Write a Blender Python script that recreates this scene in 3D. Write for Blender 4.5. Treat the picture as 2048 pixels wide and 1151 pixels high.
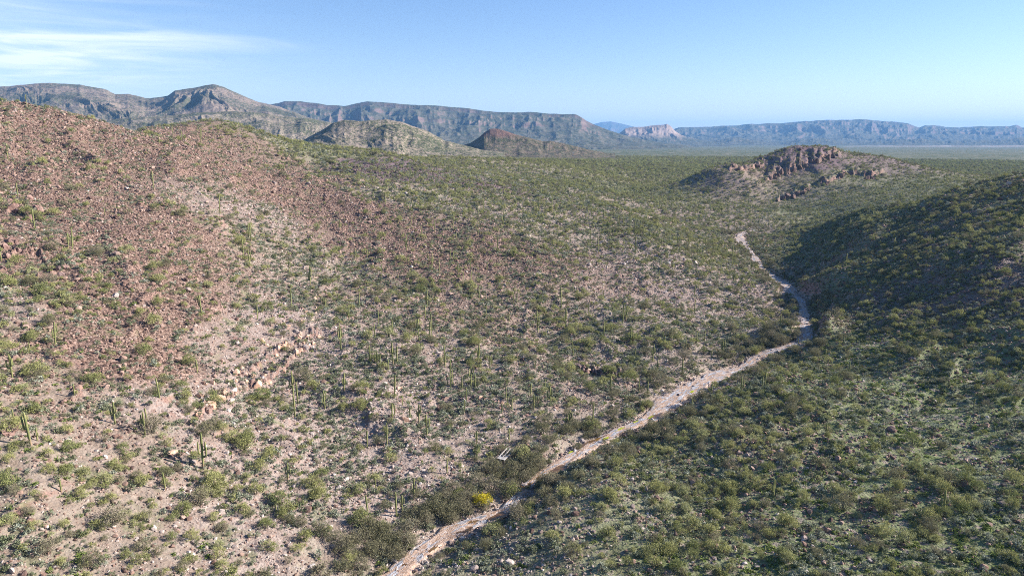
import bpy, math, random
import numpy as np

# ------------------------------------------------------------------ camera, sky, sun, exposure
for o in list(bpy.data.objects):
    bpy.data.objects.remove(o)
SC = bpy.context.scene
C = SC.collection
rng = np.random.default_rng(7)
random.seed(7)

CAM_Z = 80.0
FPX = 1384.0                      # focal length in pixels of a 2048 px wide picture
PITCH = math.radians(12.2)
cd = bpy.data.cameras.new('camera')
cd.sensor_width = 36.0
cd.lens = 36.0 * FPX / 2048.0
cd.clip_start = 0.5
cd.clip_end = 90000.0
cam = bpy.data.objects.new('camera', cd)
cam.location = (0, 0, CAM_Z)
cam.rotation_euler = (math.pi / 2 - PITCH, 0, 0)
C.objects.link(cam)
SC.camera = cam

SUN_AZ = math.radians(82)         # clockwise from the view direction (+Y)
SUN_EL = math.radians(26.5)
sun = bpy.data.lights.new('sun', 'SUN')
sun.energy = 5.0
sun.angle = math.radians(0.5)
sun.color = (1.0, 0.94, 0.88)
so = bpy.data.objects.new('sun', sun)
so.rotation_euler = (math.pi / 2 - SUN_EL, 0, math.pi - SUN_AZ)
C.objects.link(so)

W = bpy.data.worlds.new('World')
SC.world = W
W.use_nodes = True
nt = W.node_tree
nt.nodes.clear()
def WN(t, **k):
    n = nt.nodes.new(t)
    for a, b in k.items():
        setattr(n, a, b)
    return n
sky = WN('ShaderNodeTexSky', sky_type='NISHITA', sun_disc=False, sun_elevation=SUN_EL, sun_rotation=SUN_AZ,
         altitude=600, air_density=1.0, dust_density=0.15, ozone_density=2.2)
bg = WN('ShaderNodeBackground')
bg.inputs['Strength'].default_value = 0.068
wo = WN('ShaderNodeOutputWorld')
tc = WN('ShaderNodeTexCoord')
sep = WN('ShaderNodeSeparateXYZ')
nt.links.new(tc.outputs['Generated'], sep.inputs[0])
def WM(op, a, b=None, c=None):
    n = WN('ShaderNodeMath', operation=op)
    for i, v in enumerate((a, b, c)):
        if v is None: continue
        if hasattr(v, 'is_linked') or hasattr(v, 'links'): nt.links.new(v, n.inputs[i])
        else: n.inputs[i].default_value = v
    return n.outputs[0]
# thin cirrus: a cloud layer seen in perspective, its thickness broken up by stretched noise
az = WM('ARCTAN2', sep.outputs[0], sep.outputs[1])
el = WM('ARCSINE', sep.outputs[2])
cmb = WN('ShaderNodeCombineXYZ')
nt.links.new(WM('MULTIPLY', az, 2.6), cmb.inputs[0])
nt.links.new(WM('MULTIPLY', el, 26.0), cmb.inputs[1])
n1 = WN('ShaderNodeTexNoise'); n1.inputs['Scale'].default_value = 2.1; n1.inputs['Detail'].default_value = 9; n1.inputs['Roughness'].default_value = 0.55; n1.inputs['Distortion'].default_value = 0.5
nt.links.new(cmb.outputs[0], n1.inputs['Vector'])
cmb2 = WN('ShaderNodeCombineXYZ')
nt.links.new(WM('MULTIPLY', az, 9.0), cmb2.inputs[0])
nt.links.new(WM('MULTIPLY', el, 120.0), cmb2.inputs[1])
n2 = WN('ShaderNodeTexNoise'); n2.inputs['Scale'].default_value = 1.0; n2.inputs['Detail'].default_value = 6
nt.links.new(cmb2.outputs[0], n2.inputs['Vector'])
def smooth(v, a, b):
    n = WN('ShaderNodeMapRange', interpolation_type='SMOOTHSTEP')
    nt.links.new(v, n.inputs[0]); n.inputs[1].default_value = a; n.inputs[2].default_value = b
    return n.outputs[0]
def bank(az0, daz, el0, de, amp):
    # one cirrus bank: soft in azimuth and elevation
    a = WM('DIVIDE', WM('SUBTRACT', az, az0), daz); e_ = WM('DIVIDE', WM('SUBTRACT', el, el0), de)
    q = WM('ADD', WM('MULTIPLY', a, a), WM('MULTIPLY', e_, e_))
    return WM('MULTIPLY', WM('POWER', 2.718, WM('MULTIPLY', q, -1.0)), amp)
R = math.radians
mask = bank(R(-43), R(8), R(10.8), R(2.3), .95)
mask = WM('ADD', mask, bank(R(-35), R(11), R(5.6), R(1.5), 1.0))
mask = WM('ADD', mask, bank(R(-25), R(7), R(6.9), R(0.4), 0.5))
mask = WM('ADD', mask, bank(R(-36), R(9), R(3.6), R(0.8), 0.8))
mask = WM('ADD', mask, bank(R(-38), R(11), R(9.5), R(5), 0.28))
fib = WM('ADD', WM('MULTIPLY', smooth(n1.outputs['Fac'], 0.34, 0.70), 0.9), WM('MULTIPLY', smooth(n2.outputs['Fac'], 0.3, 0.8), 0.35))
cl = WM('MULTIPLY', mask, fib)
cl = WM('MINIMUM', cl, 0.78)
mix = WN('ShaderNodeMix', data_type='RGBA')
nt.links.new(cl, mix.inputs[0])
hs = WN('ShaderNodeHueSaturation'); hs.inputs['Saturation'].default_value = 1.16
nt.links.new(sky.outputs[0], hs.inputs['Color'])
tint = WN('ShaderNodeMix', data_type='RGBA', blend_type='MULTIPLY'); tint.inputs[0].default_value = 1.0
tint.inputs[7].default_value = (1.05, 0.96, 1.06, 1)
nt.links.new(hs.outputs[0], tint.inputs[6]); nt.links.new(tint.outputs[2], mix.inputs[6])
mix.inputs[7].default_value = (7.6, 7.9, 8.3, 1)
nt.links.new(mix.outputs[2], bg.inputs[0])
nt.links.new(bg.outputs[0], wo.inputs[0])

SC.view_settings.view_transform = 'Standard'
SC.view_settings.look = 'None'
SC.view_settings.exposure = 1.3
SC.view_settings.gamma = 1.0
SC.render.engine = 'CYCLES'
SC.cycles.max_bounces = 4
SC.cycles.diffuse_bounces = 2
SC.cycles.glossy_bounces = 1
SC.cycles.transmission_bounces = 2
SC.cycles.transparent_max_bounces = 4
SC.cycles.volume_bounces = 0
SC.cycles.filter_width = 1.0
SC.cycles.use_denoising = False
SC.cycles.denoiser = 'OPENIMAGEDENOISE'
SC.cycles.denoising_input_passes = 'RGB_ALBEDO_NORMAL'
SC.cycles.denoising_prefilter = 'ACCURATE'

# ------------------------------------------------------------------ helpers
def tag(o, label=None, cat=None, group=None, kind=None):
    if label: o['label'] = label
    if cat: o['category'] = cat
    if group: o['group'] = group
    if kind: o['kind'] = kind
    return o

def np_mesh(name, V, F, mat=None, smooth_=False, attrs=None):
    """V (n,3); F (m,k) int array or list of arrays of equal k each."""
    me = bpy.data.meshes.new(name)
    Fs = F if isinstance(F, list) else [F]
    Fs = [np.asarray(f, dtype=np.int32) for f in Fs if len(f)]
    loops = np.concatenate([f.ravel() for f in Fs]) if Fs else np.zeros(0, np.int32)
    sizes = np.concatenate([np.full(len(f), f.shape[1], np.int32) for f in Fs]) if Fs else np.zeros(0, np.int32)
    me.vertices.add(len(V)); me.loops.add(len(loops)); me.polygons.add(len(sizes))
    me.vertices.foreach_set('co', np.asarray(V, np.float32).ravel())
    me.loops.foreach_set('vertex_index', loops)
    starts = np.concatenate([[0], np.cumsum(sizes)[:-1]]).astype(np.int32) if len(sizes) else np.zeros(0, np.int32)
    me.polygons.foreach_set('loop_start', starts)
    if smooth_: me.polygons.foreach_set('use_smooth', np.ones(len(sizes), bool))
    else: me.polygons.foreach_set('use_smooth', np.zeros(len(sizes), bool))
    me.update(calc_edges=True)
    for an, arr in (attrs or {}).items():
        a = me.attributes.new(an, 'FLOAT', 'POINT')
        a.data.foreach_set('value', np.asarray(arr, np.float32).ravel())
    if mat is not None: me.materials.append(mat)
    return me

def obj(name, me, parent=None, link=True):
    o = bpy.data.objects.new(name, me)
    if link: C.objects.link(o)
    if parent is not None: o.parent = parent
    return o

def _h(ix, iy, seed):
    with np.errstate(over='ignore'):
        h = (ix.astype(np.int64) * 374761393 + iy.astype(np.int64) * 668265263 + seed * 1442695041).astype(np.uint32)
        h ^= h >> np.uint32(13); h *= np.uint32(1274126177); h ^= h >> np.uint32(16)
        h *= np.uint32(2246822519); h ^= h >> np.uint32(13)
    return h.astype(np.float64) / 4294967295.0

def vn(x, y, seed=0):
    x = np.asarray(x, float); y = np.asarray(y, float)
    ix = np.floor(x); iy = np.floor(y)
    fx = x - ix; fy = y - iy
    fx = fx * fx * fx * (fx * (fx * 6 - 15) + 10); fy = fy * fy * fy * (fy * (fy * 6 - 15) + 10)
    a = _h(ix, iy, seed); b = _h(ix + 1, iy, seed); c = _h(ix, iy + 1, seed); d = _h(ix + 1, iy + 1, seed)
    return (a * (1 - fx) + b * fx) * (1 - fy) + (c * (1 - fx) + d * fx) * fy

def fbm(x, y, octv=4, seed=0, gain=0.5, lac=2.03):
    s = 0; a = 1; t = 0
    for k in range(octv):
        s = s + a * (2 * vn(x, y, seed + k * 17) - 1); t += a
        x = x * lac + 3.7; y = y * lac - 1.9; a *= gain
    return s / t

def rfbm(x, y, octv=4, seed=0, gain=0.5, lac=2.03):
    s = 0; a = 1; t = 0
    for k in range(octv):
        s = s + a * (1 - np.abs(2 * vn(x, y, seed + k * 17) - 1) * 2); t += a
        x = x * lac + 3.7; y = y * lac - 1.9; a *= gain
    return s / t

def sstep(v, a, b):
    t = np.clip((v - a) / (b - a), 0, 1)
    return t * t * (3 - 2 * t)

SP, CP = math.sin(PITCH), math.cos(PITCH)
def pix_dir(px, py):
    px = np.asarray(px, float); py = np.asarray(py, float)
    a = (px - 1024) / FPX; b = (575.5 - py) / FPX
    return np.stack([a, CP + b * SP, -SP + b * CP], -1)
def pix_point(px, py, D):
    return np.asarray([0, 0, CAM_Z]) + pix_dir(px, py) * np.asarray(D, float)[..., None]
def to_pix(P):
    P = np.asarray(P, float)
    q = P - np.asarray([0, 0, CAM_Z])
    d = q[..., 1] * CP - q[..., 2] * SP
    u = q[..., 1] * SP + q[..., 2] * CP
    return 1024 + FPX * q[..., 0] / d, 575.5 - FPX * u / d, d

# ------------------------------------------------------------------ the lie of the land
# surveyed columns: bearing of the column, then (slope reading, distance) pairs, hidden dips included
COL = {
 -400: [(1151, 100), (800, 130), (500, 190), (300, 265), (190, 330), (420, 480), (330, 900)],
 0: [(1151, 105), (1000, 118), (900, 130), (800, 145), (700, 165), (600, 190), (500, 222), (400, 265), (300, 320), (213, 385), (300, 430), (400, 600), (360, 1000)],
 150: [(1151, 109), (1000, 124), (900, 138), (800, 154), (700, 175), (600, 202), (500, 237), (400, 285), (300, 350), (230, 405), (300, 450), (400, 620), (340, 1000)],
 300: [(1151, 113), (1000, 132), (900, 146), (800, 163), (700, 186), (600, 215), (500, 252), (400, 305), (330, 355), (274, 415), (290, 450), (259, 520), (300, 620), (330, 1000)],
 450: [(1151, 119), (1000, 139), (900, 155), (800, 176), (700, 203), (600, 237), (500, 282), (400, 345), (350, 390), (312, 440), (335, 480), (292, 540), (243, 600), (285, 700), (320, 1000)],
 600: [(1151, 125), (1000, 146), (900, 163), (800, 188), (700, 219), (600, 261), (500, 318), (420, 385), (370, 440), (346, 480), (362, 520), (320, 580), (291, 640), (315, 800), (325, 1100)],
 750: [(1151, 129), (1000, 152), (900, 172), (800, 196), (700, 230), (600, 275), (500, 337), (430, 400), (380, 460), (352, 520), (345, 560), (303, 680), (322, 850), (325, 1200)],
 900: [(1151, 128), (1070, 145), (1000, 155), (900, 176), (800, 203), (700, 240), (600, 288), (500, 355), (430, 425), (390, 490), (360, 570), (335, 700), (315, 900), (325, 1100), (322, 1500)],
 1050: [(1151, 126), (1050, 141), (965, 164), (900, 179), (800, 209), (700, 248), (600, 302), (500, 378), (430, 460), (395, 540), (370, 640), (345, 850), (320, 1100), (322, 1500)],
 1200: [(1151, 122), (1000, 146), (930, 163), (880, 187), (800, 212), (700, 256), (600, 316), (500, 404), (450, 470), (412, 550), (385, 700), (350, 950), (325, 1300), (320, 1600)],
 1350: [(1151, 121), (1000, 146), (900, 172), (850, 190), (800, 215), (700, 262), (640, 300), (600, 328), (550, 372), (500, 430), (460, 488), (440, 610), (410, 730), (384, 830), (370, 880), (378, 960), (350, 1200), (325, 1600)],
 1400: [(440, 630), (412, 735), (397, 790), (372, 835), (347, 868), (360, 1000), (325, 1650)],
 1450: [(1151, 121), (1000, 147), (900, 167), (800, 203), (745, 241), (700, 266), (600, 342), (550, 400), (500, 475), (470, 540), (440, 650), (410, 750), (392, 800), (362, 830), (333, 860), (352, 1000), (325, 1700)],
 1520: [(1151, 120), (1000, 145), (900, 166), (800, 198), (750, 225), (715, 257), (650, 298), (600, 345), (560, 395), (520, 465), (470, 570), (440, 660), (410, 770), (388, 810), (350, 870), (318, 920), (342, 1050), (325, 1700)],
 1570: [(470, 570), (440, 660), (404, 780), (388, 815), (345, 880), (305, 925), (335, 1060), (325, 1700)],
 1660: [(500, 430), (460, 500), (436, 590), (443, 650), (420, 700), (404, 740), (378, 800), (335, 885), (298, 945), (330, 1080)],
 1610: [(1151, 118), (1000, 143), (900, 164), (800, 194), (740, 225), (700, 255), (660, 295), (600, 347), (560, 388), (500, 462), (458, 560), (452, 640), (430, 690), (402, 775), (370, 830), (330, 890), (291, 940), (320, 1080), (322, 1700)],
 1780: [(1151, 116), (1000, 140), (900, 161), (800, 191), (700, 231), (640, 258), (600, 282), (550, 312), (500, 352), (450, 405), (425, 445), (407, 478), (432, 540), (402, 680), (382, 770), (345, 880), (316, 960), (342, 1080), (320, 1800)],
 1700: [(1151, 117), (1000, 141), (900, 162), (800, 193), (720, 231), (660, 266), (600, 302), (550, 338), (500, 387), (460, 441), (428, 510), (446, 590), (418, 680), (403, 725), (380, 790), (340, 880), (309, 950), (335, 1080), (320, 1800)],
 1850: [(1151, 116), (1000, 139), (900, 161), (800, 190), (700, 228), (640, 252), (600, 270), (550, 290), (500, 322), (450, 365), (425, 395), (399, 425), (430, 480), (400, 650), (365, 800), (339, 980), (352, 1100), (320, 1800)],
 2048: [(1151, 114), (1000, 137), (900, 157), (800, 180), (700, 207), (600, 236), (500, 275), (430, 318), (380, 355), (346, 390), (370, 460), (372, 700), (352, 1100), (318, 1800)],
 2400: [(1151, 108), (800, 168), (600, 215), (450, 270), (350, 330), (295, 380), (340, 480), (360, 800), (330, 1500)],
}
cp = []
for px, lst in COL.items():
    for py, D in lst:
        P = pix_point(px, py, D)
        cp.append(P)
    P = pix_point(px, lst[0][0], lst[0][1])
    for f in (0.8, 0.62):
        cp.append(np.array([P[0] * f, P[1] * f, P[2] + (1 - f) * 4]))
cp = np.array(cp)
cth = np.arctan2(cp[:, 0], cp[:, 1]); cR = np.hypot(cp[:, 0], cp[:, 1]); ce = (cp[:, 2] - CAM_Z) / cR
def tps_fit(X, y, lam):
    n = len(X)
    d = np.hypot(X[:, None, 0] - X[None, :, 0], X[:, None, 1] - X[None, :, 1])
    K = np.where(d > 0, d * d * np.log(d + 1e-12), 0) + lam * np.eye(n)
    Pm = np.c_[np.ones(n), X]
    A = np.block([[K, Pm], [Pm.T, np.zeros((3, 3))]])
    return np.linalg.solve(A, np.r_[y, 0, 0, 0])
TX = np.c_[cth * 1.15, np.log(cR)]
TW = tps_fit(TX, ce, 5e-5)
def tps_eval(X):
    out = np.empty(len(X))
    for s in range(0, len(X), 20000):
        x = X[s:s + 20000]
        d2 = (x[:, None, 0] - TX[None, :, 0]) ** 2 + (x[:, None, 1] - TX[None, :, 1]) ** 2
        K = 0.5 * d2 * np.log(d2 + 1e-12)
        out[s:s + 20000] = K @ TW[:-3] + TW[-3] + x @ TW[-2:]
    return out

def logrange(a, b, step):
    n = max(2, int(round(math.log(b / a) / step)))
    return np.exp(np.linspace(math.log(a), math.log(b), n, endpoint=False))
RS = np.concatenate([logrange(4, 60, .15), logrange(60, 92, .02), logrange(92, 1020, .0040), logrange(1020, 2200, .009), logrange(2200, 34000, .03), [34000.0]])
TD = 0.74
th_d = np.arange(-TD, TD + 1e-6, 0.0016)
th_o = TD + np.cumsum(np.minimum(0.002 * 1.12 ** np.arange(200), 0.04)); th_o = th_o[th_o < math.pi - .02]
TH = np.concatenate([-math.pi + np.zeros(1), -th_o[::-1], th_d, th_o, [math.pi]])
NT, NR = len(TH), len(RS)

def base_z(th, r):
    """broad ground height on a (bearing, distance) list"""
    tc_ = np.clip(th, -0.86, 0.84)
    rc = np.clip(r, 78, 2400)
    e = tps_eval(np.c_[tc_ * 1.15, np.log(rc)])
    z = CAM_Z + e * rc
    plain = np.clip(24 - (r - 1700) * 0.0050, -8, 60)
    w = sstep(np.log(r), math.log(1250), math.log(2100))
    z = z * (1 - w) + plain * w
    wb = sstep(np.abs(th), 1.5, 3.0)
    z = z * (1 - wb) + 18 * wb
    wn = 1 - sstep(r, 10, 70)
    return z * (1 - wn) + 14 * wn

# coarse evaluation of the smooth part, then bilinear to the fine sheet
cTH = np.linspace(-math.pi, math.pi, 321)
cLR = np.linspace(math.log(4), math.log(34000), 420)
g1, g2 = np.meshgrid(cTH, cLR, indexing='ij')
# denser bearings inside the view
cTH = np.concatenate([np.linspace(-math.pi, -0.8, 30, endpoint=False), np.linspace(-0.8, 0.8, 240), np.linspace(0.8, math.pi, 31)[1:]])
g1, g2 = np.meshgrid(cTH, cLR, indexing='ij')
cZ = base_z(g1.ravel(), np.exp(g2.ravel())).reshape(g1.shape)
def bil(ax, ay, G, x, y):
    i = np.clip(np.searchsorted(ax, x) - 1, 0, len(ax) - 2); j = np.clip(np.searchsorted(ay, y) - 1, 0, len(ay) - 2)
    u = np.clip((x - ax[i]) / (ax[i + 1] - ax[i]), 0, 1); v = np.clip((y - ay[j]) / (ay[j + 1] - ay[j]), 0, 1)
    return (G[i, j] * (1 - u) + G[i + 1, j] * u) * (1 - v) + (G[i, j + 1] * (1 - u) + G[i + 1, j + 1] * u) * v
T2, R2 = np.meshgrid(TH, RS, indexing='ij')
X2 = R2 * np.sin(T2); Y2 = R2 * np.cos(T2)
Z2 = bil(cTH, cLR, cZ, T2.ravel(), np.log(R2.ravel())).reshape(T2.shape)

LR = np.log(RS)
def cast(px, py, ZG):
    """first ground point met on the line of sight through a reading"""
    d = pix_dir(px, py)
    th = np.arctan2(d[..., 0], d[..., 1]); e = d[..., 2] / np.hypot(d[..., 0], d[..., 1])
    out = []
    for t, ee in zip(np.atleast_1d(th), np.atleast_1d(e)):
        i = int(np.clip(np.searchsorted(TH, t) - 1, 0, NT - 2)); u = (t - TH[i]) / (TH[i + 1] - TH[i])
        prof = (ZG[i] * (1 - u) + ZG[i + 1] * u - CAM_Z) / RS
        j0 = int(np.searchsorted(RS, 60))
        k = np.nonzero(prof[j0:] >= ee)[0]
        if len(k) == 0: out.append((np.nan, np.nan, np.nan)); continue
        j = j0 + k[0]
        if j > 0 and prof[j] != prof[j - 1]:
            f = np.clip((ee - prof[j - 1]) / (prof[j] - prof[j - 1]), 0, 1); r = RS[j - 1] + f * (RS[j] - RS[j - 1])
        else: r = RS[j]
        out.append((r * math.sin(t), r * math.cos(t), CAM_Z + ee * r))
    return np.array(out)

# ---- the dry wash: a winding line on the valley floor with a half width in metres
WASH = [(700, 1200, 2.6), (800, 1140, 2.9), (850, 1100, 2.8), (905, 1068, 3.1), (968, 1033, 3.2), (1010, 1008, 2.4), (1048, 975, 1.5), (1085, 945, 2.0), (1130, 917, 2.4), (1180, 890, 2.2),
        (1240, 860, 2.3), (1290, 836, 2.9), (1340, 805, 4.3), (1390, 770, 5.2), (1432, 748, 4.0), (1480, 737, 3.8), (1520, 717, 2.6), (1562, 700, 1.6), (1592, 684, 2.8), (1612, 657, 2.8), (1608, 630, 2.8),
        (1600, 600, 3.6), (1582, 577, 4.2), (1558, 560, 3.8), (1530, 541, 2.2), (1512, 519, 2.8), (1500, 500, 1.8), (1484, 482, 4.0), (1481, 468, 4.6), (1500, 462, 2.6), (1525, 458, 1.2)]
wpx = np.array(WASH)
wp = cast(wpx[:, 0], wpx[:, 1], Z2)
# spline it
def catmull(P, n):
    out = []
    for i in range(len(P) - 1):
        p0, p1, p2, p3 = P[max(i - 1, 0)], P[i], P[i + 1], P[min(i + 2, len(P) - 1)]
        for t in np.arange(n) / n:
            out.append(0.5 * ((2 * p1) + (-p0 + p2) * t + (2 * p0 - 5 * p1 + 4 * p2 - p3) * t * t + (-p0 + 3 * p1 - 3 * p2 + p3) * t ** 3))
    out.append(P[-1]); return np.array(out)
WL = catmull(np.c_[wp, wpx[:, 2]], 14)
# even stepping
seg = np.r_[0, np.cumsum(np.hypot(np.diff(WL[:, 0]), np.diff(WL[:, 1])))]
ss = np.arange(0, seg[-1], 0.8)
WL = np.stack([np.interp(ss, seg, WL[:, k]) for k in range(4)], 1)
zk = np.interp(np.arange(len(WL)), np.arange(len(WL)), WL[:, 2])
ker = np.ones(61) / 61
zk = np.convolve(np.pad(zk, 30, mode='edge'), ker, mode='valid')
WL[:, 2] = zk - 0.5
def wash_dist(x, y):
    """distance to the wash line, index of nearest step"""
    dd = np.full(x.shape, 1e9); kk = np.zeros(x.shape, int)
    sub = WL[::3]
    m = (np.hypot(x, y) > 70) & (np.hypot(x, y) < 760) & (x > -60) & (x < 330)
    xs, ys = x[m], y[m]; ds = np.full(xs.shape, 1e9); ks = np.zeros(xs.shape, int)
    for i in range(len(sub)):
        d = (xs - sub[i, 0]) ** 2 + (ys - sub[i, 1]) ** 2
        b = d < ds; ds[b] = d[b]; ks[b] = i * 3
    dd[m] = np.sqrt(ds); kk[m] = ks
    return dd, kk

def right_bank(x, y):
    # smooth 0..1 weight of the hillside on the sun side of the wash
    xw = np.interp(y, WL[:, 1], WL[:, 0])
    return sstep(x - xw, 5, 60) * sstep(y, 60, 120) * (1 - sstep(y, 480, 640))

# relief on top of the broad shape
Af = np.clip(R2 / 250, 0.4, 1.0)
near = (1 - sstep(R2, 1500, 2600)) * sstep(R2, 30, 90)
rel = 2.0 * fbm(X2 / 62, Y2 / 62, 3, 5) + 0.75 * rfbm(X2 / 24 + .3 * fbm(X2 / 30, Y2 / 30, 2, 8), Y2 / 24, 3, 11) + 0.22 * fbm(X2 / 4.5, Y2 / 4.5, 3, 21)
rel *= near
farr = sstep(R2, 800, 1500)
rel += farr * near * 1.5 * fbm(X2 / 160, Y2 / 160, 3, 31)
rel += sstep(R2, 2000, 4000) * 7.0 * fbm(X2 / 900, Y2 / 700, 4, 41)
# ribs and gullies that run down the right-hand hillside towards the wash
rb = right_bank(X2, Y2)
g = (Y2 * 0.93 - X2 * 0.36) / 17 + 0.9 * fbm(X2 / 45, Y2 / 45, 2, 51)
rel += rb * (3.0 * (rfbm(g, X2 / 140, 2, 61) - .2) + 0.7 * rfbm(X2 / 9, Y2 / 6, 2, 66)) * (.35 + .65 * sstep(R2, 170, 260))
# gullies down the left-hand slope
lb = (1 - sstep(X2 - np.interp(Y2, WL[:, 1], WL[:, 0]), -70, -8)) * (1 - sstep(R2, 500, 800))
g = (X2 * 0.80 + Y2 * 0.55) / 40 + 0.6 * fbm(X2 / 50, Y2 / 50, 2, 71)
rel += lb * (2.3 * (rfbm(g, (Y2 - X2) / 190, 2, 81) - .2) + 2.2 * np.clip(rfbm(X2 / 15, Y2 / 11, 3, 85) - .38, 0, 1))
# the knoll in the valley is craggy: ledges that stand out of its flank
kx, ky = pix_point(1600, 340, 900)[:2]
kn = np.exp(-(((X2 - kx) / 150) ** 2 + ((Y2 - ky) / 110) ** 2))
rel += kn * (3.2 * rfbm(X2 / 26 + Y2 / 90, Y2 / 46, 3, 91) + 1.2 * rfbm(X2 / 7, Y2 / 12, 2, 95))
Z2 = Z2 + rel
# ledges of bare rock across the flank of the knoll
for pts, hgt, w0, w1 in (([(1528, 366), (1541, 358), (1560, 350), (1590, 341), (1622, 327), (1650, 318), (1678, 308)], 6.0, 16, 60), ([(1632, 376), (1660, 365), (1700, 349), (1745, 352), (1772, 346)], 5.5, 10, 34), ([(1548, 404), (1575, 395), (1600, 388), (1622, 378)], 5.0, 10, 30), ([(1452, 345), (1478, 338), (1500, 336), (1530, 330)], 5.0, 10, 30), ([(395, 838), (440, 806), (485, 780), (540, 762), (580, 722), (622, 690)], 1.5, 1.2, 7), ([(470, 752), (510, 742), (560, 700), (600, 680), (640, 668)], 1.3, 1.0, 6), ([(2, 430), (30, 424), (60, 432), (92, 420)], 2.6, 2, 10), ([(10, 520), (40, 508), (75, 500), (110, 560)], 2.4, 2, 9), ([(1140, 738), (1180, 744), (1215, 754), (1250, 748)], 1.8, 1.5, 8)):
    q_ = np.array(pts, float); c_ = cast(q_[:, 0], q_[:, 1], Z2)
    t_ = np.arctan2(c_[:, 0], c_[:, 1]); r_ = np.hypot(c_[:, 0], c_[:, 1])
    rl = np.interp(T2, t_, r_) + (hgt * 1.6) * fbm(T2 * 260, T2 * 0, 3, 131) + (hgt * .6) * fbm(T2 * 900, T2 * 0, 2, 133)
    ends = sstep(T2, t_[0] - .002, t_[0] + .008) * (1 - sstep(T2, t_[-1] - .008, t_[-1] + .004))
    u_ = R2 - rl
    Z2 = Z2 + ends * hgt * (.65 + .5 * fbm(T2 * 420, R2 / 60, 2, 137)) * sstep(u_, -.33 * hgt, .45 * hgt) * (1 - sstep(u_, w0, w1))
WD, WK = wash_dist(X2, Y2)
hw = WL[WK, 3]
wgt = 1 - sstep(WD, hw * 0.9, hw + 5.0)
Z2 = Z2 * (1 - wgt) + (WL[WK, 2] - 0.25) * wgt
del g1, g2, rel, g, rb, lb, kn

# ---- what can be seen from here (for leaving out what nothing shows)
E2 = (Z2 - CAM_Z) / R2
RUN = np.maximum.accumulate(E2, axis=1)
def ground(x, y):
    th = np.arctan2(x, y); r = np.hypot(x, y)
    return bil(TH, RS, Z2, th, r)
def visible(x, y, tol):
    th = np.arctan2(x, y); r = np.hypot(x, y)
    z = ground(x, y)
    return (z + tol - CAM_Z) / r >= bil(TH, RS, RUN, th, r * 0.985)

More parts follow.
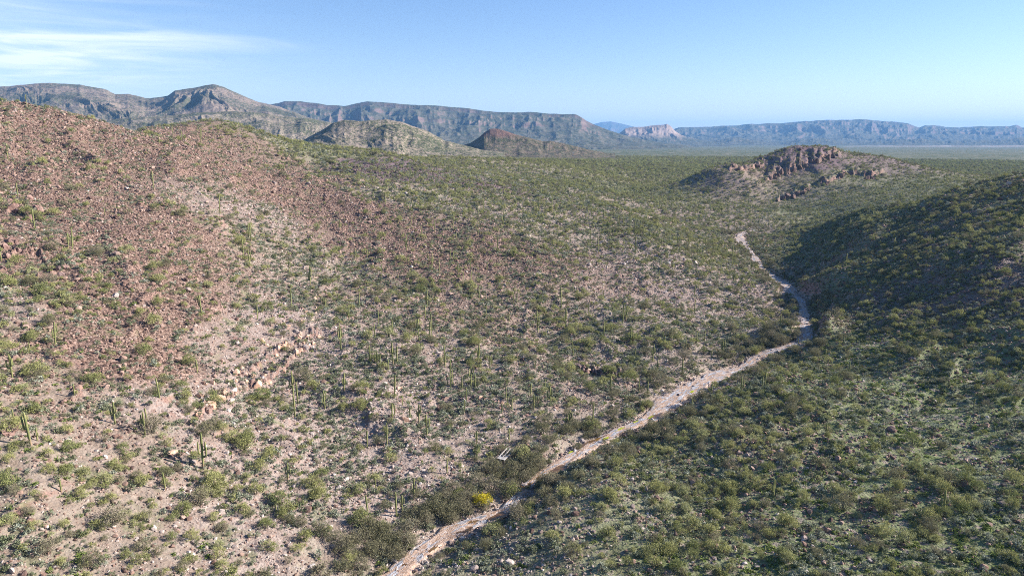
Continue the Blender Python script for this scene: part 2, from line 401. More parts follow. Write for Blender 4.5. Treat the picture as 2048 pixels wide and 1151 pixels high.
# ------------------------------------------------------------------ what grows and lies where
# reading x, y : rust talus, pale soil, green ground, big shrubs, low brush, purple rock
SEED = """50 250 .8 .1 .1 .10 .3 0|100 350 .9 .1 0 .12 .35 0|250 450 1 .1 0 .10 .25 0|30 450 .7 .1 .1 .16 .5 0|300 330 .9 .2 0 .08 .3 0|400 370 .5 .6 0 .1 .35 0|470 410 .3 .8 0 .1 .25 0
530 430 .3 .8 0 .1 .25 0|600 380 1 0 0 .04 .1 .1|500 340 1 0 0 .05 .15 0|700 440 1 0 0 .06 .15 0|400 285 .8 0 .1 .1 .25 0|500 290 .6 .1 .3 .4 .3 0|150 600 .8 .1 .1 .6 .45 0|30 600 .3 .6 .1 .4 .7 0|300 620 1 .1 0 .2 .25 0
250 700 .9 .1 0 .3 .3 0|60 780 .4 .1 .2 .85 .5 0|520 480 .3 .3 .3 .35 .6 0|620 530 .2 .4 .3 .4 .7 0|450 700 .4 .8 0 .25 .4 0|600 650 .2 .9 0 .2 .35 0|480 800 .2 .9 0 .3 .3 0|370 820 .2 .8 0 .3 .3 0
300 900 .4 .3 .2 .65 .6 0|100 950 .3 .4 .25 .65 .65 0|200 1060 .3 .5 .3 .75 .6 0|450 950 .25 .6 .15 .45 .6 0|500 1060 .2 .7 .1 .45 .5 0|600 1000 .2 .6 .1 .4 .7 0|60 1100 .3 .4 .3 .7 .6 0|650 1110 .2 .5 .3 .5 .6 0
700 600 .4 .4 .15 .35 .8 0|800 700 .25 .6 .1 .35 .9 0|700 850 .2 .65 .1 .3 .8 0|900 800 .3 .5 .1 .3 .9 0|850 950 .15 .7 .1 .25 .7 0|950 600 .5 .35 .1 .3 .7 0|850 500 .9 .1 0 .15 .4 0|1000 500 .7 .25 .1 .25 .5 0
1250 560 .5 .6 0 .15 .3 0|1350 590 .3 .8 0 .12 .3 0|1500 575 .3 .8 0 .15 .4 0|1100 650 .3 .3 .25 .5 .8 0|1300 650 .1 .4 .25 .55 .7 0|1150 760 .3 .35 .2 .45 .8 0|1400 650 .1 .5 .2 .4 .6 0|1100 450 .2 .5 .3 .45 .6 0
1200 430 .1 .5 .3 .45 .5 0|900 390 .1 .5 .4 .55 .5 0|800 400 .2 .5 .4 .5 .5 0|740 325 .3 .1 .2 .35 .3 .9|800 345 .2 .1 .1 .25 .2 1|860 355 .1 .2 .2 .4 .3 .7|650 305 .1 .1 .6 .9 .5 .1|1000 345 .1 .45 .3 .6 .5 .1|1300 390 0 .2 .6 .9 .5 0
1350 480 .1 .3 .4 .65 .6 0|1450 570 .1 .5 .3 .5 .5 0|1400 430 .2 .4 .2 .5 .4 .4|1500 420 .3 .3 .3 .5 .4 .3|1400 340 0 .2 .6 1 .4 0|1200 340 0 .3 .5 .9 .5 0|1300 750 .2 .5 .2 .5 .7 0|1000 870 .2 .5 .2 .5 .7 0
1550 350 .4 .1 .5 .7 .5 .3|1500 350 .5 .4 .3 .5 .4 .2|1580 390 .3 .4 .4 .6 .4 .2|1700 350 .2 .1 .7 .9 .5 .3|1850 370 .1 .1 .7 .95 .5 .3|1640 310 .5 .0 .4 .6 .4 .8|1700 315 .3 .0 .5 .8 .4 .6|1560 325 .5 .0 .4 .7 .4 .8|1620 360 .3 .1 .6 .85 .5 .3|1460 350 .3 .2 .4 .6 .4 .5|1600 420 0 .1 .7 .9 .4 0|1700 450 0 .1 .8 .95 .5 0
1700 550 .2 .1 .7 .85 .6 .1|1900 450 .3 .1 .6 .8 .5 .3|1950 600 .3 .1 .5 .8 .6 .5|1750 620 .2 .1 .6 .8 .6 .5|1750 700 0 .1 .9 .85 .5 0|1900 700 .1 .1 .8 .8 .5 .1|1850 800 0 .1 1 .15 .3 0|1840 840 0 .1 1 .2 .3 0|1700 800 0 .1 .8 .9 .5 0
1500 850 .2 .2 .6 1 .5 .2|1400 950 .1 .2 .7 1 .5 .1|1100 1050 0 .6 .6 .25 .4 0|1150 1120 0 .6 .6 .15 .4 0|1030 1100 0 .6 .5 .3 .4 0|1250 950 .1 .4 .6 .85 .5 0|1600 1000 .1 .2 .8 .85 .6 .2|1900 950 .1 .1 .9 .8 .5 .1|2000 1100 0 .1 1 .65 .5 0
1300 1100 .1 .3 .7 .75 .6 0|1950 800 0 .1 .9 .65 .5 0|1800 320 0 .1 .8 1 .5 0|2030 320 0 .1 .8 1 .5 0|2000 400 .2 .1 .6 .8 .5 .2|1700 1100 0 .2 .9 .8 .5 .1"""
sd = np.array([[float(v) for v in t.split()] for ln in SEED.split('\n') for t in ln.split('|')])
sp = cast(sd[:, 0], sd[:, 1], Z2)
ok = ~np.isnan(sp[:, 0])
sd, sp = sd[ok], sp[ok]
sth = np.arctan2(sp[:, 0], sp[:, 1]) * 1.15; slr = np.log(np.hypot(sp[:, 0], sp[:, 1]))
def zones_at(x, y):
    x = np.asarray(x, float); y = np.asarray(y, float)
    r = np.hypot(x, y)
    jx = 9 * fbm(x / 28, y / 28, 3, 101) * np.clip(r / 200, .5, 3); jy = 9 * fbm(x / 28, y / 28, 3, 111) * np.clip(r / 200, .5, 3)
    th = np.arctan2(x + jx, y + jy) * 1.15; lr = np.log(np.clip(np.hypot(x + jx, y + jy), 70, 2500))
    out = np.zeros(x.shape + (6,)); ws = np.zeros(x.shape)
    for i in range(len(sd)):
        d2 = (th - sth[i]) ** 2 + (lr - slr[i]) ** 2
        w = 1 / (d2 + 0.0006) ** 2
        ws += w
        for k in range(6): out[..., k] += w * sd[i, 2 + k]
    return out / ws[..., None]
# coarse zone grid on (bearing, log distance)
zTH = np.linspace(-0.95, 0.95, 420); zLR = np.linspace(math.log(60), math.log(2600), 420)
a, b = np.meshgrid(zTH, zLR, indexing='ij')
ZG = zones_at(np.exp(b) * np.sin(a), np.exp(b) * np.cos(a))
def zones(x, y):
    th = np.clip(np.arctan2(x, y), -0.95, 0.95); lr = np.clip(np.log(np.hypot(x, y)), math.log(60), math.log(2600))
    return np.stack([bil(zTH, zLR, ZG[..., k], th, lr) for k in range(6)], -1)
# ------------------------------------------------------------------ materials
class MT:
    """small node-tree writer"""
    def __init__(s, name):
        s.m = bpy.data.materials.new(name); s.m.use_nodes = True
        s.t = s.m.node_tree; s.t.nodes.clear(); s.L = s.t.links
        s.out = s.t.nodes.new('ShaderNodeOutputMaterial')
        s.geo = None
    def n(s, typ, **k):
        x = s.t.nodes.new(typ)
        for a_, b_ in k.items(): setattr(x, a_, b_)
        return x
    def put(s, sock, v):
        if v is None: return
        if isinstance(v, bpy.types.NodeSocket): s.L.new(v, sock)
        elif isinstance(v, tuple) and len(v) == 3 and sock.type == 'RGBA': sock.default_value = (*v, 1)
        else: sock.default_value = v
    def pos(s):
        if s.geo is None: s.geo = s.n('ShaderNodeNewGeometry')
        return s.geo.outputs['Position']
    def vecscale(s, v, sc):
        x = s.n('ShaderNodeVectorMath', operation='MULTIPLY'); s.put(x.inputs[0], v); x.inputs[1].default_value = sc; return x.outputs[0]
    def noise(s, scale, detail=4, rough=.5, vec=None, out='Fac', dist=0):
        x = s.n('ShaderNodeTexNoise'); s.put(x.inputs['Vector'], vec or s.pos()); x.inputs['Scale'].default_value = scale
        x.inputs['Detail'].default_value = detail; x.inputs['Roughness'].default_value = rough; x.inputs['Distortion'].default_value = dist
        return x.outputs[out]
    def vor(s, scale, vec=None, out='Distance', feature='F1', rand=1):
        x = s.n('ShaderNodeTexVoronoi', feature=feature); s.put(x.inputs['Vector'], vec or s.pos()); x.inputs['Scale'].default_value = scale
        x.inputs['Randomness'].default_value = rand
        return x.outputs[out]
    def ms(s, v, a_, b_, lo=0., hi=1., typ='SMOOTHSTEP'):
        x = s.n('ShaderNodeMapRange', interpolation_type=typ); s.put(x.inputs[0], v); x.inputs[1].default_value = a_; x.inputs[2].default_value = b_
        x.inputs[3].default_value = lo; x.inputs[4].default_value = hi; return x.outputs[0]
    def ma(s, op, a_, b_=None, c_=None):
        x = s.n('ShaderNodeMath', operation=op)
        for i, v in enumerate((a_, b_, c_)):
            if v is not None: s.put(x.inputs[i], v)
        return x.outputs[0]
    def mix(s, f, a_, b_):
        x = s.n('ShaderNodeMix', data_type='RGBA'); s.put(x.inputs[0], f); s.put(x.inputs[6], a_); s.put(x.inputs[7], b_); return x.outputs[2]
    def attr(s, name):
        x = s.n('ShaderNodeAttribute', attribute_name=name); return x.outputs['Fac']
    def rnd(s):
        return s.n('ShaderNodeObjectInfo').outputs['Random']
    def ramp(s, f, stops):
        x = s.n('ShaderNodeValToRGB'); s.put(x.inputs[0], f); el_ = x.color_ramp.elements
        while len(el_) < len(stops): el_.new(.5)
        for e_, (p_, c_) in zip(el_, stops): e_.position = p_; e_.color = (*c_, 1)
        return x.outputs[0]
    def bump(s, h, strength, dist):
        x = s.n('ShaderNodeBump'); s.put(x.inputs['Height'], h); x.inputs['Strength'].default_value = strength; x.inputs['Distance'].default_value = dist; return x.outputs[0]
    def fin(s, col, rough=.95, nrm=None, trans=0, spec=.1):
        if trans:
            d = s.n('ShaderNodeBsdfDiffuse'); s.put(d.inputs[0], col); t_ = s.n('ShaderNodeBsdfTranslucent'); s.put(t_.inputs[0], col)
            mx = s.n('ShaderNodeMixShader'); mx.inputs[0].default_value = trans; s.L.new(d.outputs[0], mx.inputs[1]); s.L.new(t_.outputs[0], mx.inputs[2])
            s.L.new(mx.outputs[0], s.out.inputs[0])
        else:
            p_ = s.n('ShaderNodeBsdfPrincipled'); s.put(p_.inputs['Base Color'], col); s.put(p_.inputs['Roughness'], rough)
            p_.inputs['Specular IOR Level'].default_value = spec
            if nrm is not None: s.L.new(nrm, p_.inputs['Normal'])
            s.L.new(p_.outputs[0], s.out.inputs[0])
        return s.m

def mat_ground():
    g = MT('ground')
    big = g.noise(.035, 5, .6); med = g.noise(.3, 5, .6); fine = g.noise(2.2, 4, .6)
    cell = g.vor(2.0, out='Color'); cell2 = g.vor(.9, out='Color')
    sx = g.n('ShaderNodeSeparateColor'); g.put(sx.inputs[0], cell); sx2 = g.n('ShaderNodeSeparateColor'); g.put(sx2.inputs[0], cell2)
    tal = g.ramp(sx.outputs[0], [(0, (.03, .02, .017)), (.35, (.12, .075, .057)), (.7, (.235, .155, .118)), (1, (.34, .245, .195))])
    pale = g.mix(g.ms(med, .35, .65), (.245, .185, .155), (.355, .29, .25))
    pale = g.mix(g.ms(sx.outputs[1], .7, .9), pale, (.30, .21, .17))
    dirt = g.mix(g.ms(med, .35, .65), (.22, .17, .13), (.32, .26, .21))
    grn = g.mix(g.ms(med, .35, .65), (.125, .15, .06), (.22, .23, .13))
    grn = g.mix(g.ms(sx2.outputs[1], .75, .95), grn, (.24, .20, .165))
    pur = g.ramp(sx.outputs[0], [(0, (.08, .055, .06)), (.5, (.17, .115, .12)), (1, (.28, .21, .21))])
    def edge(a_, w=.35):
        v = g.ma('ADD', g.attr(a_), g.ma('MULTIPLY', g.ma('SUBTRACT', med, .5), .9))
        return g.ms(v, .5 - w, .5 + w)
    col = dirt
    col = g.mix(edge('pale'), col, pale)
    col = g.mix(edge('green'), col, grn)
    col = g.mix(edge('talus'), col, tal)
    col = g.mix(edge('purple'), col, pur)
    nn_ = g.n('ShaderNodeSeparateXYZ'); gg_ = g.n('ShaderNodeNewGeometry'); g.put(nn_.inputs[0], gg_.outputs['True Normal'])
    crag = g.ramp(g.noise(.45, 6, .7), [(.3, (.085, .055, .045)), (.48, (.24, .15, .12)), (.65, (.36, .25, .20))])
    col = g.mix(g.ms(nn_.outputs[2], .80, .66), col, crag)
    # grasses in hollows
    col = g.mix(g.ma('MULTIPLY', g.ms(g.noise(.12, 4, .6), .55, .68), .45), col, (.10, .14, .045))
    # sand beside the wash
    col = g.mix(g.attr('bank'), col, g.mix(g.ms(fine, .4, .6), (.33, .245, .19), (.42, .34, .28)))
    # beyond where single shrubs are planted the plain is speckled with them
    sp_ = g.noise(.085, 5, .72); sp2 = g.noise(.022, 4, .6)
    fv = g.ms(g.ma('ADD', sp_, g.ma('MULTIPLY', g.ma('SUBTRACT', sp2, .5), .7)), .38, .52)
    fcol = g.mix(fv, (.22, .195, .14), (.075, .092, .048))
    col = g.mix(g.attr('far'), col, fcol)
    hgt = g.ma('ADD', g.ma('MULTIPLY', g.vor(1.6), .6), g.ma('MULTIPLY', fine, .8))
    nb = g.bump(hgt, .8, .35)
    return g.fin(col, .97, nb, spec=.05)

M = {}
M['ground'] = mat_ground()

def leafmat(name, stops, trans=.18):
    g = MT(name)
    v = g.ma('ADD', g.ma('MULTIPLY', g.rnd(), .7), g.ma('MULTIPLY', g.noise(1.8, 3, .6), .3))
    M[name] = g.fin(g.ramp(v, stops), trans=trans)
leafmat('palo_verde_leaf', [(0.05, (.19, .22, .085)), (.4, (.285, .285, .115)), (.7, (.38, .37, .155)), (1, (.34, .36, .21))])
leafmat('mesquite_leaf', [(.05, (.16, .155, .085)), (.5, (.225, .21, .12)), (1, (.27, .235, .165))])
leafmat('brittlebush_leaf', [(.05, (.13, .155, .075)), (.4, (.21, .225, .135)), (.75, (.31, .325, .235)), (1, (.42, .445, .36))])
leafmat('yellow_leaf', [(.05, (.42, .36, .03)), (.5, (.55, .46, .04)), (1, (.38, .38, .05))])
leafmat('grass', [(.05, (.12, .155, .045)), (.5, (.17, .215, .06)), (1, (.22, .25, .09))])
g = MT('bark'); M['bark'] = g.fin(g.mix(g.ms(g.noise(3, 4), .4, .6), (.13, .11, .075), (.20, .175, .13)))
g = MT('rust_rock'); M['rust_rock'] = g.fin(g.mix(g.ma('MULTIPLY', g.ms(g.noise(2.5, 5, .65), .35, .7), .5), g.ramp(g.rnd(), [(0, (.06, .037, .03)), (.3, (.17, .105, .078)), (.7, (.28, .18, .135)), (1, (.42, .30, .235))]), (.24, .17, .145)), nrm=g.bump(g.noise(6, 4), .5, .1))
g = MT('pale_rock'); M['pale_rock'] = g.fin(g.mix(g.ma('MULTIPLY', g.ms(g.noise(2.5, 5, .65), .35, .7), .5), g.ramp(g.rnd(), [(0, (.22, .16, .135)), (.5, (.36, .29, .25)), (.85, (.46, .39, .34)), (1, (.62, .55, .50))]), (.30, .235, .20)), nrm=g.bump(g.noise(6, 4), .5, .1))
g = MT('dark_rock'); M['dark_rock'] = g.fin(g.mix(g.ms(g.noise(1.1, 5, .65), .35, .7), (.11, .075, .07), (.25, .175, .155)), nrm=g.bump(g.noise(4, 4), .5, .2))
g = MT('orange_rock'); st_ = g.noise(1.0, 6, .65, vec=g.vecscale(g.pos(), (1, 1, .4))); M['orange_rock'] = g.fin(g.ramp(st_, [(.3, (.22, .13, .09)), (.45, (.50, .31, .21)), (.6, (.62, .43, .32)), (.75, (.70, .57, .47))]), nrm=g.bump(g.noise(2.5, 6, .7), .8, .3))
g = MT('red_rock'); st_ = g.noise(.8, 6, .65); M['red_rock'] = g.fin(g.ramp(st_, [(.3, (.09, .05, .042)), (.45, (.22, .135, .11)), (.6, (.30, .195, .16)), (.8, (.40, .29, .25))]), nrm=g.bump(g.noise(2.5, 6, .7), .8, .3))
g = MT('crag_rock'); st_ = g.noise(.35, 6, .65, vec=g.vecscale(g.pos(), (1, 1, .25))); M['crag_rock'] = g.fin(g.ramp(st_, [(.3, (.06, .038, .032)), (.48, (.16, .10, .08)), (.65, (.25, .175, .14))]), nrm=g.bump(g.noise(.9, 6, .7), .8, .8))
g = MT('saguaro_skin'); zz = g.n('ShaderNodeSeparateXYZ'); tcn = g.n('ShaderNodeTexCoord'); g.L.new(tcn.outputs['Object'], zz.inputs[0])
sk = g.mix(g.ms(g.noise(1.3, 4), .4, .65), (.15, .165, .06), (.24, .235, .095))
sk = g.mix(g.ma('MULTIPLY', g.ms(g.ma('ADD', zz.outputs[2], g.ma('MULTIPLY', g.noise(2.0, 3), .25)), .38, .16), g.ma('GREATER_THAN', g.rnd(), .62)), sk, (.30, .20, .13))
M['saguaro_skin'] = g.fin(sk, .7, spec=.2)
g = MT('weathered_timber'); M['weathered_timber'] = g.fin(g.mix(g.ms(g.noise(3, 5, .6, vec=g.vecscale(g.pos(), (.4, .4, 3))), .4, .65), (.33, .29, .25), (.56, .52, .48)), .9)
g = MT('dead_wood'); M['dead_wood'] = g.fin(g.mix(g.ms(g.noise(5, 4), .4, .65), (.34, .27, .22), (.50, .42, .35)))

# ------------------------------------------------------------------ ground sheet
zn = zones(X2.ravel(), Y2.ravel())
fa = (1 - sstep(np.abs(T2.ravel()), .9, 1.2))
farw = sstep(R2.ravel(), 1700, 2500)
bank = (1 - sstep(WD.ravel() + 2.5 * fbm(X2.ravel() / 5, Y2.ravel() / 5, 2, 7), hw.ravel() * 1.0, hw.ravel() + 3.0))
idx = np.arange(NT * NR).reshape(NT, NR)
F = np.stack([idx[:-1, :-1], idx[:-1, 1:], idx[1:, 1:], idx[1:, :-1]], -1).reshape(-1, 4)[:, ::-1]
V = np.stack([X2.ravel(), Y2.ravel(), Z2.ravel()], -1)
# close the sheet under the camera
cen = len(V); V = np.vstack([V, [0, 0, 14.0]])
tri = np.stack([idx[:-1, 0], idx[1:, 0], np.full(NT - 1, cen)], -1)[:, ::-1]
def padded(v_): return np.r_[v_, v_[0]]
me = np_mesh('ground', V, [F, tri], M['ground'], True, {'talus': padded(zn[:, 0] * fa), 'pale': padded(zn[:, 1]), 'green': padded(zn[:, 2]), 'purple': padded(zn[:, 5]), 'far': padded(farw), 'bank': padded(bank)})
tag(obj('ground', me), kind='structure')
del V, F, zn

# ------------------------------------------------------------------ the wash bed: bare grey rock, pink sand, pools
def mat_wash():
    g = MT('wash_bed')
    al = g.attr('along'); ac = g.attr('across')
    cx = g.n('ShaderNodeCombineXYZ'); g.put(cx.inputs[0], g.ma('MULTIPLY', al, .16)); g.put(cx.inputs[1], g.ma('MULTIPLY', ac, .75))
    s1 = g.noise(1.3, 6, .62, vec=cx.outputs[0], dist=.6); s2 = g.noise(3.1, 5, .6, vec=cx.outputs[0], dist=.4)
    rock = g.ramp(s2, [(.32, (.09, .085, .09)), (.46, (.25, .25, .265)), (.58, (.42, .42, .44)), (.75, (.58, .565, .55))])
    sand = g.mix(g.ms(g.noise(1.5, 5, .6), .4, .62), (.34, .22, .15), (.46, .34, .26))
    col = g.mix(g.ms(s1, .45, .50), rock, sand)
    damp = g.ms(g.noise(1.9, 4, .55, vec=cx.outputs[0]), .60, .66)
    col = g.mix(g.ma('MULTIPLY', damp, .8), col, (.20, .105, .045))
    ed = g.ms(g.ma('ABSOLUTE', g.attr('rel')), .62, .95)
    col = g.mix(ed, col, sand)
    peb = g.vor(1.8, out='Color'); sc_ = g.n('ShaderNodeSeparateColor'); g.put(sc_.inputs[0], peb)
    col = g.mix(g.ma('MULTIPLY', g.ms(sc_.outputs[0], .8, .95), .6), col, (.52, .46, .42))
    return g.fin(col, .85, g.bump(g.ma('ADD', s2, g.noise(4, 3)), .7, .3), spec=.2)
M['wash'] = mat_wash()
nw = len(WL)
tan = np.gradient(WL[:, :2], axis=0); tan /= np.linalg.norm(tan, axis=1)[:, None]
nor = np.stack([-tan[:, 1], tan[:, 0]], 1)
K = 17
us = np.linspace(-1, 1, K)
al_ = np.arange(nw) * .8
VW, A1, A2, A3 = [], [], [], []
for i in range(nw):
    hwL = WL[i, 3] * (.86 + .42 * (2 * vn(al_[i] / 8, 0, 301) - 1) + .22 * (2 * vn(al_[i] / 2.2, 3, 303) - 1)) + .3
    hwR = WL[i, 3] * (.86 + .42 * (2 * vn(al_[i] / 8, 9, 302) - 1) + .22 * (2 * vn(al_[i] / 2.2, 5, 304) - 1)) + .3
    for u in us:
        off = u * (hwL if u > 0 else hwR)
        x = WL[i, 0] + nor[i, 0] * off; y = WL[i, 1] + nor[i, 1] * off
        z = WL[i, 2] - .12 + .35 * sstep(1 - abs(u), 0, .25) * (1 + .0) + .28 * rfbm(al_[i] / 9, off / 1.6, 3, 311) * (1 - abs(u)) - .3 * (abs(u) > .98)
        VW.append((x, y, z)); A1.append(al_[i]); A2.append(off); A3.append(u)
ii = np.arange(nw * K).reshape(nw, K)
F = np.stack([ii[:-1, :-1], ii[:-1, 1:], ii[1:, 1:], ii[1:, :-1]], -1).reshape(-1, 4)
VW = np.array(VW)
tag(obj('wash_bed', np_mesh('wash_bed', VW, F, M['wash'], True, {'along': A1, 'across': A2, 'rel': A3})), kind='structure')

g = MT('pool_water'); M['water'] = g.fin(g.mix(g.ms(g.noise(.8, 3), .4, .6), (.10, .05, .015), (.16, .09, .025)), .08, spec=.5)
g = MT('algae'); M['algae'] = g.fin(g.mix(g.ms(g.noise(2.5, 4), .4, .6), (.20, .24, .02), (.36, .38, .03)), .8)
def blob_sheet(name, px, py, L, Wd, mat, seed, dz=.30):
    q = cast([px], [py], Z2)[0]
    k = int(np.argmin(np.hypot(WL[:, 0] - q[0], WL[:, 1] - q[1])))
    t_, n_ = tan[k], nor[k]
    V = [(q[0], q[1], WL[k, 2] + dz)]
    N = 26
    for j in range(N):
        a_ = 2 * math.pi * j / N
        rr = 1 + .35 * (2 * vn(np.array(math.cos(a_) * 1.6 + seed * 7.1), np.array(math.sin(a_) * 1.6), seed) - 1)
        V.append((q[0] + t_[0] * math.cos(a_) * L * rr + n_[0] * math.sin(a_) * Wd * rr, q[1] + t_[1] * math.cos(a_) * L * rr + n_[1] * math.sin(a_) * Wd * rr, WL[k, 2] + dz))
    F = [(0, 1 + j, 1 + (j + 1) % N) for j in range(N)]
    return obj(name, np_mesh(name, V, np.array(F), mat))
for i, (px, py, L, Wd) in enumerate([(928, 1064, 1.5, .5), (948, 1046, .9, .4), (1000, 1034, 1.6, .7), (985, 1040, 1.0, .3), (1052, 974, 2.6, .7), (1108, 946, 3.2, 1.0), (1092, 955, 2.0, 1.0), (1166, 896, 3.6, .55), (1196, 882, 3.0, .45),
                                     (1345, 820, 2.2, .45), (1310, 836, 2.4, .8), (1378, 789, 2.0, .5), (865, 1102, 1.0, .25), (806, 1136, .8, .3)]):
    tag(blob_sheet('water', px, py, L * 1.3, Wd * 1.5, M['water'], i + 3), kind='structure')
for i, (px, py, L, Wd) in enumerate([(1211, 880, 1.4, .5), (1238, 862, 2.2, .4), (1142, 907, 1.0, .4), (1300, 838, 1.6, .3), (1384, 786, 1.3, .5), (1272, 846, 1.2, .3)]):
    o = blob_sheet('algae', px, py, L, Wd, M['algae'], i + 43, dz=.36)
    tag(o, ['yellow green algae at the edge of the stone bank, nearest bend', 'long thin strip of bright algae along the brown stream', 'small algae patch between pale stream rocks, lowest of them', 'thin algae strip below the wide pink bedrock', 'bright yellow algae in the rocky pool, farthest of them', 'narrow algae film where the stream meets the sand'][i], 'algae', 'algae patches in the wash', 'stuff')

# ------------------------------------------------------------------ far ranges
def mat_range(name, kind):
    g = MT(name)
    if kind == 'mottled':
        a_ = g.noise(.13, 5, .75); b_ = g.noise(.006, 4, .6)
        v = g.ms(g.ma('ADD', a_, g.ma('MULTIPLY', g.ma('SUBTRACT', b_, .5), .5)), .42, .57)
        col = g.mix(v, (.30, .24, .185), (.085, .094, .05))
    elif kind == 'mountain':
        a_ = g.noise(.055, 6, .75); b_ = g.noise(.003, 4, .6)
        v = g.ms(g.ma('ADD', a_, g.ma('MULTIPLY', g.ma('SUBTRACT', b_, .5), .6)), .42, .57)
        col = g.mix(v, (.235, .18, .14), (.085, .088, .055))
    elif kind == 'butte':
        a_ = g.noise(.06, 6, .75)
        col = g.mix(g.ms(a_, .44, .56), (.17, .13, .095), (.085, .085, .05))
        z_ = g.n('ShaderNodeSeparateXYZ'); g.put(z_.inputs[0], g.pos())
        col = g.mix(g.ms(g.ma('ADD', z_.outputs[2], g.ma('MULTIPLY', g.noise(.02, 4), 40)), 96, 112), col, (.17, .105, .085))
    else:
        nz = g.n('ShaderNodeSeparateXYZ'); gg = g.n('ShaderNodeNewGeometry'); g.put(nz.inputs[0], gg.outputs['Normal'])
        z_ = g.n('ShaderNodeSeparateXYZ'); g.put(z_.inputs[0], g.pos())
        cz = g.n('ShaderNodeCombineXYZ'); g.put(cz.inputs[2], g.ma('ADD', g.ma('MULTIPLY', z_.outputs[2], .035), g.ma('MULTIPLY', g.noise(.0012, 3), 2.0)))
        strata = g.noise(1.0, 5, .7, vec=cz.outputs[0])
        cliff = g.ramp(strata, [(.3, (.07, .052, .048)), (.5, (.15, .105, .09)), (.7, (.23, .175, .145))])
        green = g.mix(g.ms(g.noise(.012, 6, .7), .42, .58), (.12, .11, .08), (.06, .066, .042))
        col = g.mix(g.ms(nz.outputs[2], .93, .78), green, cliff)
        if kind == 'castle': col = g.mix(g.ms(z_.outputs[2], 60, 150), col, (.30, .225, .185))
        if kind == 'pale': col = g.mix(g.ms(g.noise(.004, 5, .6), .42, .6), (.27, .235, .20), (.15, .14, .105))
    return g.fin(col, .97, g.bump(g.noise(.03 if kind in ('mottled', 'mountain', 'butte') else .012, 6, .7), 1.0, 14), spec=.04)
for k in ('mottled', 'mountain', 'butte', 'mesa', 'castle', 'pale'):
    M[k] = mat_range(k + '_range', k)

def rng_mesh(name, sil, D, front, back, base, lam, warp, prof, mat, seed, nt_=150, amp=0, jag=1.0, dstep=1.1):
    sil = np.array(sil, float)
    px = np.arange(sil[0, 0], sil[-1, 0], dstep)
    py = np.interp(px, sil[:, 0], sil[:, 1])
    py = py + jag * (fbm(px / 23, px * 0, 4, seed) * 1.5)
    tanx = (px - 1024) / FPX
    vv = np.r_[-np.linspace(1, 0, int(nt_ * .78), endpoint=False) ** 1.25 * front, np.linspace(0, 1, nt_ - int(nt_ * .78)) * back]
    U = np.repeat((tanx * D)[:, None], len(vv), 1)
    Vv = np.repeat(vv[None], len(px), 0)
    crest = CAM_Z + D * (-SP + (575.5 - py) / FPX * CP)
    rid = rfbm(U / lam + .35 * fbm(U / lam, Vv / lam, 2, seed + 5), Vv / (lam * 3.2) + 11, 4, seed + 9, gain=.55)
    rid2 = rfbm(U / (lam * .37), Vv / (lam * 1.3), 3, seed + 29)
    W_ = np.where(Vv < 0, front, back)
    s = np.abs(Vv) / W_
    wfade = sstep(s, 0.0, .10)
    relv = (.17 if prof in (prof_mtn, prof_hill) else .10 if prof is prof_mesa else .06) * (rfbm(U / lam + .7 * fbm(U / lam, Vv / lam, 2, seed + 51), Vv / (lam * 2.4), 6, seed + 55, gain=.60) - .25) * np.sin(np.pi * np.clip(s, 0, 1)) ** .8 * sstep(s, 0, .12)
    s2 = np.clip(s - warp * (rid - .1) * np.clip(s * 3, 0, 1) * (1 - s) - .25 * warp * rid2 * wfade * (1 - s), 0, 1)
    H = crest[:, None] - base
    h = base + H * (prof(s2) + relv) + amp * rid2 * wfade * (1 - s)
    sc = (D + Vv) / D           # columns stand along the lines of bearing so the crest keeps its outline
    X = U * sc; Y = (D * 1.0 + Vv) * (CP + 0)  # depth -> ground distance
    Y = (D + Vv) / CP - (h - CAM_Z) * (-SP) / CP * -1 if False else ((D + Vv) + (h - CAM_Z) * SP) / CP
    ii = np.arange(len(px) * len(vv)).reshape(len(px), len(vv))
    F = np.stack([ii[:-1, :-1], ii[:-1, 1:], ii[1:, 1:], ii[1:, :-1]], -1).reshape(-1, 4)[:, ::-1]
    h[:, 0] -= 30; h[:, -1] -= 30
    me = np_mesh(name, np.stack([X, Y, h], -1).reshape(-1, 3), F, M[mat], True)
    return tag(obj(name, me), kind='structure')
def prof_mtn(s): return (1 - s) ** 1.35 * .55 + .45 * (1 - sstep(s, 0, .9))
def prof_hill(s): return .6 * np.cos(s * math.pi / 2) ** 1.2 + .4 * (1 - s) ** 1.5
def prof_butte(s): return np.clip((1 - s) ** 2.6 * .75 + .25 * (1 - sstep(s, .0, .16)), 0, 1)
def prof_mesa(s):
    return 1 - .13 * sstep(s, .008, .045) - .10 * sstep(s, .06, .16) - .07 * sstep(s, .20, .25) - .70 * (1 - (1 - np.clip((s - .12) / .88, 0, 1)) ** 1.9)

